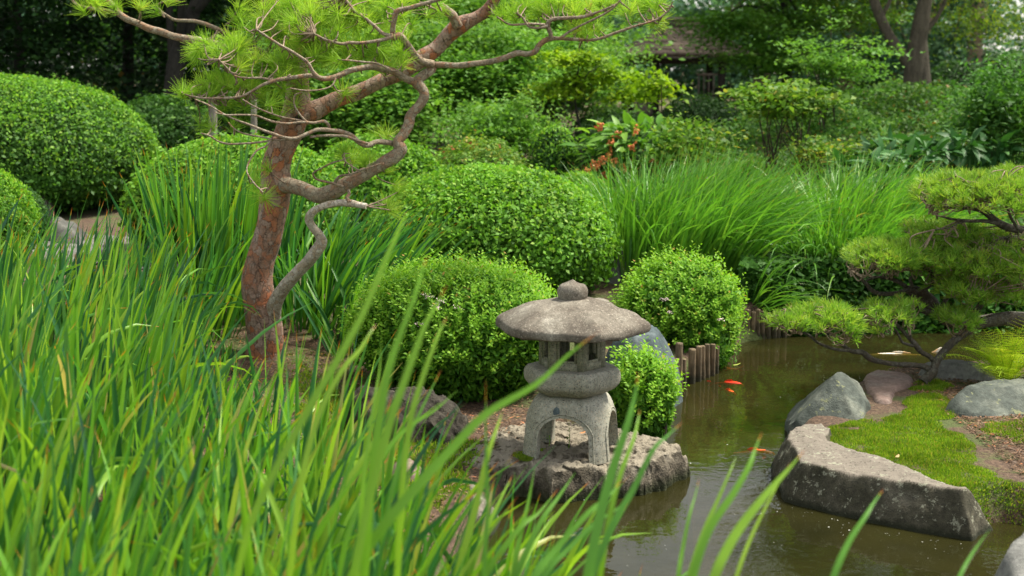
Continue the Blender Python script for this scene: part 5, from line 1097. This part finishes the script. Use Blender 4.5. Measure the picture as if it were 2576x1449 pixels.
def iris_bed():
    rng = RS(70)
    # the dense bed in front: nobody could count its leaves
    g = G()
    def lay(n, Y0, Y1, pxl, pxr, L0, L1, W, az0, lean0, c0, lim=None, rnd0=0., gap=None, spread=.5):
        Y = Y0 + (Y1 - Y0) * rng.rand(n); px = pxl + (pxr - pxl) * rng.rand(n)
        if lim is not None: k = px < np.interp(Y, lim[0], lim[1]); Y = Y[k]; px = px[k]
        x = (px - 1288) / F * Y * 1.02; 
        # leaves rise in fans: pull the feet towards fan centres
        fx = np.round(x / .17 + .5 * rng.rand()) * .17; fy = np.round(Y / .17) * .17
        x = x * .55 + fx * .45; Y = Y * .55 + fy * .45
        z = land(x, Y); L = L0 + (L1 - L0) * rng.rand(len(x)) ** .8
        if gap is not None:
            pp = 1288 + x / Y * F / 1.02; L = L * np.where((pp > gap[0]) & (pp < gap[1]), gap[2], 1)
        pq = 1288 + (x + .27 * L) / Y * F; ev = np.interp(pq, [0, 200, 420, 500, 570, 620, 740, 820, 900, 1000, 1150, 1300], [455, 475, 490, 545, 740, 850, 900, 820, 760, 840, 950, 1120]) + np.abs(rng.normal(size=len(x))) * 85
        vv = (724.5 - ev) / F; zt = CAMZ + Y * (-math.sin(PITCH) + vv * math.cos(PITCH)) / (math.cos(PITCH) + vv * math.sin(PITCH))
        L = np.clip(np.minimum(L, (zt - z) * 1.06), .18, 1.2)
        az = az0 + rng.normal(size=len(x)) * spread * 2; lean = np.abs(lean0 + rng.normal(size=len(x)) * .13); cv = np.abs(c0 + rng.normal(size=len(x)) * .25)
        bent = rng.rand(len(x)) < .09; cv[bent] += 1.1 + rng.rand(bent.sum()) * .8
        blades(g, np.stack([x, Y, z - .02], -1), L, W * (.7 + .6 * rng.rand(len(x))), az, lean, cv, rng, np.clip(rng.beta(1.25, 1.1, len(x)) + rnd0, 0, 1))
    lay(190, 1.95, 2.7, -250, 900, .62, .9, .0195, -.1, .2, .25)
    lay(340, 2.7, 3.8, -250, 1010, .62, .95, .021, -.05, .2, .25, spread=.6)
    lay(90, 2.6, 3.6, 880, 1300, .5, .8, .020, .1, .3, .3)
    lay(430, 3.8, 5.2, -200, 960, .65, 1.0, .021, 0, .22, .25, lim=([3.8, 4.6, 5.2], [980, 820, 640]), spread=.6)
    lay(420, 5.2, 7.2, -150, 640, .7, 1.05, .023, .1, .22, .22, lim=([5.2, 7.2], [600, 560]), gap=(60, 260, .92), spread=.45, rnd0=-.05)
    lay(120, 7.2, 8.2, -100, 420, .5, .72, .02, .1, .2, .25, gap=(40, 280, .8), rnd0=-.1)
    tag(g.build('iris_leaves', M['iris']), 'dense bed of tall sword-shaped iris leaves filling the lower left foreground', 'iris bed', kind='stuff')
    def clump(label, n, cxp, Y, rad, L0, L1, W, az0, lean0, c0, mat='iris', name='iris_clump', spread=.5, cat='iris', group=None, seed=0, z=None, heroes=None, rnd0=0., K=9):
        r = RS(500 + seed); T = thing(name, label, cat, group); g = G()
        x0 = xat(cxp, Y)
        if n:
            a = r.rand(n) * 2 * PI; q = np.sqrt(r.rand(n)); x = x0 + rad[0] * q * np.cos(a); y = Y + rad[1] * q * np.sin(a)
            zz = land(x, y) if z is None else np.full(n, z)
            out = np.arctan2(y - Y, (x - x0)); ox = np.cos(out) * q * .9 + math.cos(az0) * spread + r.normal(size=n) * .35; oy = np.sin(out) * q * .9 + math.sin(az0) * spread + r.normal(size=n) * (.7 if mat == 'daylily' else .35)
            az = np.arctan2(oy, ox); L = L0 + (L1 - L0) * r.rand(n) ** .8
            lean = np.abs(lean0 * (.3 + q) + r.normal(size=n) * (.17 if mat == 'daylily' else .10)); cv = np.abs(c0 + r.normal(size=n) * (.4 if mat == 'daylily' else .22))
            blades(g, np.stack([x, y, zz - .02], -1), L, W * (.7 + .6 * r.rand(n)), az, lean, cv, r, np.clip(r.beta(2, 2, n) + rnd0, 0, 1), K=K)
        for h in heroes or []: hero(g, *h, rng=r)
        g.build('leaves', M[mat], T); gg = G()
        for k in range(6 + n // 60):
            a = r.rand() * 2 * PI; rr_ = r.rand() * .6; gx, gy = x0 + rad[0] * rr_ * math.cos(a), Y + rad[1] * rr_ * math.sin(a); gz = Ls(gx, gy) if z is None else z
            tube(gg, [(gx, gy, gz - .03), (gx, gy, gz + .04)], [.016, .010], 7, 1)
        gg.build('rhizome', M['twig'], T)
        shift_origin(T, (x0, Y, Ls(x0, Y))); return T
    clump('upright iris clump just left of the pine trunk, against the light green mound', 210, 555, 8.1, (.36, .28), .75, 1.08, .024, .1, .12, .10, seed=1)
    clump('iris clump right behind the pine trunk, its leaves arching to the right', 230, 830, 8.1, (.34, .26), .66, .95, .02, .05, .4, .5, seed=2, spread=.7, rnd0=-.1)
    clump('iris fan left of the pine foot, leaning right across the soil', 60, 515, 7.6, (.14, .14), .55, .78, .02, .0, .3, .4, seed=3)
    clump('thin iris clump between pine trunk and flowering shrub', 80, 900, 7.6, (.16, .16), .45, .72, .017, .2, .4, .5, seed=4, rnd0=-.1)
    GD = 'grassy daylily clumps on the far bank'
    kw = dict(mat='daylily', name='daylily_clump', cat='daylily', group=GD, K=8)
    clump('large far daylily clump combed to the right, beside the round shrub', 1000, 1700, 9.75, (.50, .42), .72, 1.02, .0135, .3, .30, .65, seed=5, spread=.75, **kw)
    clump('far daylily clump at the left of the large one, spilling to the left', 420, 1610, 10.1, (.28, .32), .66, .92, .013, 2.9, .35, .75, seed=6, spread=.6, **kw)
    clump('far daylily clump arching into the dark gap over the water', 420, 1800, 9.65, (.24, .28), .7, .98, .013, .2, .36, .8, seed=7, spread=.75, **kw)
    clump('pale daylily clump right of the dark gap', 980, 2150, 10.2, (.40, .34), .68, .96, .013, .3, .32, .8, seed=8, spread=.6, rnd0=.08, **kw)
    clump('daylily clump behind the low pine, reaching to the hostas', 560, 2240, 10.9, (.42, .34), .6, .86, .013, .2, .35, .9, seed=9, spread=.6, rnd0=.08, **kw)
    clump('low daylily clump with blades bowing over the water below the pale one', 640, 2140, 9.6, (.42, .18), .5, .8, .013, -1.2, .5, 1.2, seed=10, spread=.6, **kw)
    clump('sparse upright daylily blades behind the large far clump', 380, 1850, 11.0, (.62, .3), .55, .85, .009, .3, .2, .4, seed=11, **kw)
    clump('small tuft with long leaves trailing into the water at the far posts', 46, 1900, 9.0, (.06, .05), .4, .62, .009, -.9, .9, 1.1, seed=12, spread=1.4, z=.16, **kw)
    # single large blades of the near clumps
    h1 = [([(1507, 833), (1430, 892), (1349, 966), (1225, 1039), (1139, 1126), (1059, 1213), (960, 1330), (880, 1460)], 40, 2.25, .74), ([(1447, 1189), (1405, 1250), (1359, 1316), (1299, 1449)], 26, 2.7, .62), ([(1405, 1229), (1355, 1290), (1309, 1326), (1219, 1449)], 26, 2.8, .7),
          ([(1222, 955), (1222, 1100), (1226, 1266), (1218, 1449)], 20, 2.5, .6), ([(1264, 1036), (1247, 1085), (1225, 1153), (1195, 1283), (1150, 1449)], 27, 2.6, .93), ([(1149, 983), (1092, 1033), (1009, 1089), (940, 1190), (880, 1330)], 22, 2.7, .72), ([(1290, 1195), (1262, 1250), (1225, 1330), (1180, 1449)], 22, 2.9, .85), ([(1345, 1175), (1330, 1260), (1310, 1340), (1290, 1449)], 24, 2.8, .7)]
    clump('iris clump in front, its longest leaf crossing the lantern', 40, 1180, 2.75, (.2, .15), .5, .72, .017, .3, .2, .2, seed=20, heroes=h1)
    h2 = [([(1125, 716), (1100, 762), (1072, 812), (1045, 883), (1015, 966), (980, 1066), (930, 1250), (890, 1449)], 34, 2.2, .8), ([(1125, 796), (1108, 830), (1088, 880), (1058, 966), (1030, 1070), (1010, 1250)], 26, 2.4, .85), ([(1028, 530), (1010, 565), (988, 612), (955, 690), (915, 785), (858, 890), (770, 1040), (640, 1290)], 30, 2.15, .82), ([(1075, 643), (1060, 690), (1040, 755), (998, 866), (970, 966), (940, 1150)], 34, 2.25, .75), ([(947, 816), (930, 840), (905, 880), (858, 935), (800, 1050), (760, 1200)], 26, 2.4, .9),
          ([(960, 850), (955, 930), (940, 1020), (915, 1200)], 18, 2.7, .8), ([(1110, 930), (1070, 1010), (1020, 1120), (980, 1260)], 20, 2.8, .6)]
    clump('near iris clump with broad blurred leaves rising left of the lantern', 60, 900, 2.5, (.22, .2), .55, .8, .019, .2, .25, .2, seed=21, heroes=h2)
    h3 = [([(1607, 935), (1596, 1000), (1579, 1066), (1542, 1180), (1509, 1300), (1480, 1449)], 40, 2.3, .55), ([(1609, 1029), (1605, 1060), (1592, 1110), (1559, 1199), (1530, 1320)], 22, 2.5, .8), ([(1717, 1062), (1680, 1095), (1642, 1133), (1592, 1233), (1542, 1320), (1490, 1449)], 27, 2.45, .5), ([(1592, 1246), (1545, 1285), (1492, 1319), (1430, 1380), (1375, 1440)], 22, 2.6, .55), ([(1565, 1205), (1530, 1250), (1480, 1290), (1400, 1380), (1340, 1460)], 30, 2.4, .6)]
    clump('iris clump at the bottom centre, one broad leaf passing the lantern\'s right leg', 14, 1430, 2.75, (.14, .1), .4, .6, .017, .3, .3, .2, seed=22, heroes=h3)
    h4 = [([(2026, 1130), (1988, 1175), (1951, 1216), (1912, 1262), (1867, 1320), (1830, 1380), (1794, 1460)], 36, 2.3, .85), ([(1917, 1086), (1900, 1130), (1884, 1173), (1844, 1243), (1784, 1333), (1740, 1460)], 30, 2.35, .72), ([(1759, 1203), (1748, 1250), (1734, 1299), (1717, 1383), (1705, 1460)], 16, 2.5, .7), ([(1852, 1150), (1835, 1190), (1805, 1260), (1770, 1340), (1735, 1449)], 20, 2.5, .85), ([(1990, 1160), (1940, 1250), (1890, 1350), (1850, 1460)], 18, 2.4, .95)]
    clump('iris leaves standing over the water in front of the long boulder\'s tip', 0, 1760, 2.6, (.1, .1), .4, .6, .017, .3, .3, .2, seed=23, heroes=h4)
    h5 = [([(2224, 1229), (2200, 1262), (2177, 1299), (2134, 1366), (2094, 1460)], 26, 2.3, .55)]
    clump('single blurred iris leaf in front of the long boulder', 0, 2060, 2.6, (.05, .05), .4, .6, .017, .3, .3, .2, seed=24, heroes=h5)
    h6 = [([(2490, 1333), (2465, 1365), (2440, 1402), (2410, 1460)], 18, 2.4, .55)]
    clump('single blurred iris leaf near the bottom right corner', 0, 2400, 2.6, (.05, .05), .4, .6, .017, .3, .3, .2, seed=25, heroes=h6)
iris_bed()

# ------------------------------------------------------------------ moss, fern, seedling, litter
def moss():
    rng = RS(80); g = G()
    def patch(poly, z, n, hgt, w, zf=None):
        pa = np.array([onz(a, b, z)[:2] for a, b in poly]); x = pa[:, 0].min() + rng.rand(n * 4) * np.ptp(pa[:, 0]); y = pa[:, 1].min() + rng.rand(n * 4) * np.ptp(pa[:, 1])
        sd = sdpoly(x, y, [tuple(p) for p in pa]) + .08 * fbm(np.stack([x, y, x * 0], -1), 6, 4); pt = fbm(np.stack([x, y, x * 0 + 4], -1), 11, 3); k = (sd < 0) & (pt + .45 * rng.rand(len(x)) > -.02 - np.clip(-sd, 0, .25) * 1.1) & (sdpoly(x, y, POND) > -.02); x, y, sd = x[k][:n], y[k][:n], sd[k][:n]
        P = np.stack([x, y, H(x, y) if zf is None else np.full(len(x), zf)], -1); hh = hgt * .62 * (.35 + .9 * rng.rand(len(x))) * np.clip(-sd / .05 + .35, .35, 1) * (1 + .5 * vnoise(P, 14))
        D = nrm(np.array([0, 0, 1.]) + rng.normal(size=P.shape) * .55)
        leaves(g, P + D * hh[:, None] * .5, np.cross(D, rng.normal(size=P.shape)), hh, w, rng, rng.rand(len(x)), D=D, fold=0)
    patch([(2075, 1085), (2130, 1060), (2250, 1050), (2350, 1065), (2420, 1110), (2470, 1160), (2520, 1200), (2576, 1215), (2700, 1230), (2700, 1290), (2576, 1290), (2500, 1290), (2420, 1262), (2330, 1225), (2240, 1190), (2140, 1160), (2085, 1130)], .135, 52000, .030, .0035)
    patch([(2255, 1035), (2300, 985), (2360, 985), (2420, 1020), (2400, 1050), (2330, 1060)], .135, 12000, .036, .0035)
    patch([(2250, 965), (2340, 950), (2400, 968), (2380, 985), (2290, 985)], .135, 6000, .035, .0035)
    patch([(2480, 1060), (2700, 1055), (2700, 1110), (2560, 1120), (2470, 1090)], .135, 7000, .028, .0035)
    patch([(960, 1200), (1060, 1160), (1150, 1180), (1215, 1200), (1140, 1240), (1070, 1330), (900, 1400), (820, 1300)], .15, 18000, .022, .0035)
    patch([(760, 940), (1000, 1090), (1220, 1100), (1160, 1200), (960, 1220), (760, 1120)], .14, 9000, .05, .006)
    patch([(700, 900), (850, 880), (960, 980), (900, 1100), (700, 1050)], .17, 5000, .022, .0035)
    patch([(1290, 1135), (1380, 1120), (1480, 1128), (1500, 1150), (1420, 1165), (1310, 1158)], .14, 5000, .012, .0035, .135)
    tag(g.build('moss', M['moss_tuft']), 'bright green feathery moss carpeting the banks beside the rocks', 'moss', kind='stuff')
moss()
def litter():
    rng = RS(82); g = G(); n = 34000
    px = rng.rand(n); 
    x = np.concatenate([2.0 + 1.8 * rng.rand(n), -1.6 + 1.9 * rng.rand(n // 2)]); y = np.concatenate([4.6 + 2.9 * rng.rand(n), 4.6 + 3.2 * rng.rand(n // 2)])
    k = sdpoly(x, y, POND) > .1; x, y = x[k], y[k]; m = len(x); P = np.stack([x, y, H(x, y) + .008], -1)
    D = rng.normal(size=(m, 3)) * np.array([1, 1, .15]); L = .012 + .03 * rng.rand(m)
    leaves(g, P, np.array([0, 0, 1.]) + rng.normal(size=P.shape) * .25, L, .0035 + .004 * rng.rand(m), rng, rng.rand(m), D=D)
    m_ = leafmat('litter', [(0, (.06, .035, .02)), (.5, (.15, .085, .05)), (.9, (.29, .18, .11)), (1, (.45, .15, .05))], trans=.1, patch=.3)
    tag(g.build('pine_litter', m_), 'brown fallen pine needles and bark bits on the bare soil', 'litter', kind='stuff')
litter()
def fern():
    rng = RS(83)
    for k, (px, py, Y, n, L, lb) in enumerate([(2530, 960, 6.98, 42, .38, 'yellow-green fern with arching fronds at the right edge beside the pine boughs')]):
        T = thing('fern', lb, 'fern'); c = at(px, py, Y); c[2] = Ls(c[0], Y)
        for q in range(n):
            az = rng.rand() * 2 * PI; l = L * (.7 + .5 * rng.rand()); K = 20; g = G(); pos = c.copy(); th = .15 + .75 * rng.rand(); pts = []
            for i in range(K + 1):
                t = i / K; a = th + 1.1 * t ** 1.6; d = np.array([math.cos(az) * math.sin(a), math.sin(az) * math.sin(a), math.cos(a)]); pos = pos + d * l / K; pts.append((pos.copy(), d))
            tube(g, [p for p, d in pts[::3]], [.003] * 4 + [.002] * (len(pts[::3]) - 4), 4, 2, cap=False)
            Pp = []; Dd = []; Nn = []; Ll = []
            for i, (p, d) in enumerate(pts[3:], 3):
                t = i / K; w = l * .26 * math.sin(PI * (t * .9 + .08)) ** .8; s = nrm(np.cross(d, np.array([0, 0, 1.]))); nn = np.cross(s, d)
                for sg in (-1, 1):
                    D = nrm(s * sg + d * .35 + nn * -.1)
                    for z in range(9):   # pinnules along each pinna
                        f = (z + .5) / 9; Pp.append(p + D * w * f); Dd.append(D * .9 + s * 0 + d * .6); Nn.append(nn + rng.normal(size=3) * .15); Ll.append(w * .105 * (1.15 - .7 * f) + .002)
            Ll = np.array(Ll); leaves(g, np.array(Pp), np.array(Nn), Ll, Ll * .5, rng, rng.rand(len(Ll)) * .35 + rng.rand() * .65, D=np.array(Dd), fold=.05)
            g.build('frond', M['fern'], T)
        shift_origin(T, c)
fern()
def seedling(px, py, z, h, label, mat='seedling', name='seedling', seed=0, n=12, lf=.016):
    rng = RS(700 + seed); T = thing(name, label, 'weed'); c = onz(px, py, z); g = G(); tube(g, [c - [0, 0, .03], c + [.006, 0, h * .5], c + [0, 0, h]], [.002, .0016, .001], 5, 3); g.build('stem', M[mat], T)
    g = G(); t = np.linspace(.2, 1, n); P = c + np.outer(t, [0, 0, h]); a = np.arange(n) * 2.4; D = np.stack([np.cos(a), np.sin(a), np.full(n, .5)], -1)
    leaves(g, P + nrm(D) * lf * .5, np.array([0, 0, 1.]) + D * -.4, lf * (1.2 - .5 * t), lf * .4, rng, rng.rand(n), D=D); g.build('leaf', M[mat], T); shift_origin(T, c)
seedling(1430, 1118, .142, .085, 'pale green seedling growing between the lantern legs')
seedling(1380, 1112, .142, .03, 'tiny green sprout behind the left lantern leg', seed=2, n=6)
def oneleaf(px, py, z, L, ang, label, colr, group=None):
    c = onz(px, py, z); rng = RS(int(px)); g = G()
    leaf6(g, np.array([c]), np.array([[math.cos(ang), math.sin(ang), .08]]), np.array([[0, 0, 1.]]), L, L * .55, .5, droop=-.1, fold=-.12)
    m = plain('leaf_%d' % px, colr, .6, .3, .3, 50); tag(g.build('fallen_leaf', m), label, 'leaf', group)
oneleaf(1458, 1089, .155, .035, .4, 'curled orange-brown fallen leaf behind the lantern legs', (.45, .19, .07))
oneleaf(1842, 918, .004, .05, .2, 'yellow-green leaf floating beside the orange koi near the log edging', (.35, .42, .08))
oneleaf(2255, 1150, .165, .03, 1.0, 'small dry tan leaf lying on the moss behind the long boulder', (.4, .27, .12))
# foam specks and petals afloat
def specks():
    rng = RS(90); g = G(); n = 130
    a = rng.rand(n); px = 1250 + 1250 * rng.rand(n); py = 870 + 570 * rng.rand(n); c = np.array([onz(p, q, .004) for p, q in zip(px, py)])
    # drift along the long boulder
    b = np.array([onz(1965 + 480 * t + 20 * rng.randn(), 1275 + 100 * t + abs(14 * rng.randn()), .004) for t in rng.rand(34)]); c = np.vstack([c, b])
    c = c[sdpoly(c[:, 0], c[:, 1], POND) < -.02]
    r = .0010 + .0024 * rng.rand(len(c)) ** 3
    for p, q in zip(c, r):
        t = np.arange(6) / 6 * 2 * PI; V = np.column_stack([p[0] + np.cos(t) * q, p[1] + np.sin(t) * q * 1.2, np.full(6, p[2])]); V = np.vstack([V, [[p[0], p[1], p[2] + q * .35]]]); g.add(V, [(k, (k + 1) % 6, 6) for k in range(6)])
    tag(g.build('foam_specks', plain('foam', (.62, .62, .58), .5, .5, .1)), 'tiny white foam specks and petals afloat on the pond', 'foam specks', kind='stuff')
specks()

# ------------------------------------------------------------------ koi
def koi(px, py, L, ang, label, c1, c2=None, depth=-.012, bend=.15, seed=0, fat=1.):
    rng = RS(800 + seed); T = thing('koi', label, 'fish'); p = onz(px, py, 0)
    m, nt, b = newmat('koi_%d' % seed); c = c1
    if c2: c = mixc(nt, ramp(nt, noise(nt, 14, 2), [(.48, (0,) * 3), (.52, (1,) * 3)]), c1, c2)
    if isinstance(c, tuple): b.inputs['Base Color'].default_value = col4(c)
    else: nt.links.new(c, b.inputs['Base Color'])
    b.inputs['Roughness'].default_value = .3
    g = G(); prof = [(0, .01), (.03, .05), (.10, .085), (.22, .115), (.38, .125), (.55, .10), (.72, .062), (.86, .035), (.94, .026)]
    prof = catmull(np.array(prof) * [1, fat], 3); n = 14; a = np.arange(n) / n * 2 * PI; V = []
    def C(t): return np.array([(t - .4) * L, bend * L * (max(t - .35, 0)) ** 2 * 1.6, 0])
    for t, r in prof:
        cc = C(t); V.append(np.column_stack([np.full(n, cc[0]), cc[1] + np.cos(a) * r * L * .82, np.sin(a) * r * L * 1.0 - (r * L * .1)]))
    V = np.array(V); mm = len(V); i = (np.arange(mm - 1)[:, None] * n + np.arange(n)).ravel(); j = (np.arange(mm - 1)[:, None] * n + (np.arange(n) + 1) % n).ravel()
    g.add(V, np.stack([i, j, j + n, i + n], -1)); g.add(np.vstack([V[0], V[0].mean(0)[None] - [[.003, 0, 0]]]), [((q + 1) % n, q, n) for q in range(n)]); g.add(np.vstack([V[-1], V[-1].mean(0)[None]]), [(q, (q + 1) % n, n) for q in range(n)])
    body = g.build('body', m, T, True); parts = [body]
    def fin(nm, pts):
        g = G(); P = np.array(pts) * L; k = len(P); th = .004 * L; V = np.vstack([P + [0, th, th * .3], P - [0, th, th * .3]])
        g.add(V, [tuple(range(k))]); g.add(V, [tuple(range(2 * k - 1, k - 1, -1))]); g.add(V, [(q, q + k, (q + 1) % k + k, (q + 1) % k) for q in range(k)]); parts.append(g.build(nm, m, T))
    y = C(.95)[1] / L
    fin('tail_fin', [(.53, y, .02), (.70, y + .06, .10), (.78, y + .1, .09), (.67, y + .05, .0), (.76, y + .1, -.09), (.68, y + .05, -.10), (.53, y, -.02)])
    fin('dorsal_fin', [(-.05, 0, .10 * fat), (.02, 0, .165 * fat), (.15, .01, .15 * fat), (.28, .02, .075 * fat)])
    for s in (-1, 1): fin('pectoral_fin', [(-.22, s * .07, -.03), (-.16, s * .19, -.05), (-.09, s * .19, -.06), (-.14, s * .07, -.04)])
    for s in (-1, 1):
        g = G(); q = np.array([-.34 * L, s * .052 * L, .022 * L]); tube(g, [q - [0, .003, 0], q + [0, .003, 0]], [.012 * L, .010 * L], 8, 1); parts.append(g.build('eye', M['gazebo_dark'], T))
    T.location = (p[0], p[1], depth - .115 * L * fat); T.rotation_euler = (0, 0, ang)
    return T
GK = 'koi swimming in the pond'
OR = (.85, .10, .01); RD = (.80, .045, .012); WH = (.8, .72, .6)
koi(1842, 962, .17, 2.6, 'bright red koi near the log edging, its back breaking the surface', RD, None, .008, .3, 1)['group'] = GK
koi(1836, 982, .15, 2.0, 'orange koi just in front of the bright red one', OR, None, .004, -.2, 2)['group'] = GK
koi(1818, 917, .17, .1, 'dim orange koi close to the floating leaf', OR, None, -.012, .1, 3)['group'] = GK
koi(2248, 889, .42, 0.0, 'long white koi under the low pine branches', WH, (.8, .5, .25), .004, .1, 4, .42)['group'] = GK
koi(1905, 1131, .20, 3.0, 'orange koi swimming up to the tip of the long boulder', OR, None, .003, .1, 5)['group'] = GK
koi(1968, 1048, .16, 3.1, 'faint reddish koi at the pointed boulder', (.6, .07, .03), None, -.012, .1, 6)['group'] = GK

# ------------------------------------------------------------------ light
w = bpy.data.worlds.new('World'); scn.world = w; w.use_nodes = True; nt = w.node_tree
sky = nt.nodes.new('ShaderNodeTexSky'); sky.sky_type = 'NISHITA'; sky.sun_disc = False
EL, AZ = math.radians(60), math.radians(70)     # azimuth clockwise from +Y
sky.sun_elevation = EL; sky.sun_rotation = AZ; sky.air_density = 1.0; sky.dust_density = 1.0; sky.ozone_density = 1.0
bg = nt.nodes['Background']; bg.inputs[1].default_value = .082
hz = mixc(nt, .62, sky.outputs[0], (7.2, 7.1, 6.6)); nt.links.new(hz, bg.inputs[0])   # thin bright cloud over the blue
sd = bpy.data.lights.new('sun', 'SUN'); so = bpy.data.objects.new('sun', sd); COL.objects.link(so)
sd.energy = 3.7; sd.angle = math.radians(10); sd.color = (1, .94, .80)
dv = Vector((math.sin(AZ) * math.cos(EL), math.cos(AZ) * math.cos(EL), math.sin(EL))); so.rotation_euler = dv.to_track_quat('Z', 'Y').to_euler(); so.location = dv * 30
vs = scn.view_settings; vs.view_transform = 'Standard'; vs.look = 'None'; vs.gamma = 1; vs.exposure = 1.25; vs.use_curve_mapping = False
cy = scn.cycles; cy.max_bounces = 6; cy.diffuse_bounces = 3; cy.glossy_bounces = 3; cy.transmission_bounces = 3; cy.transparent_max_bounces = 6
cy.use_denoising = True; cy.caustics_reflective = False; cy.caustics_refractive = False; cy.use_light_tree = False
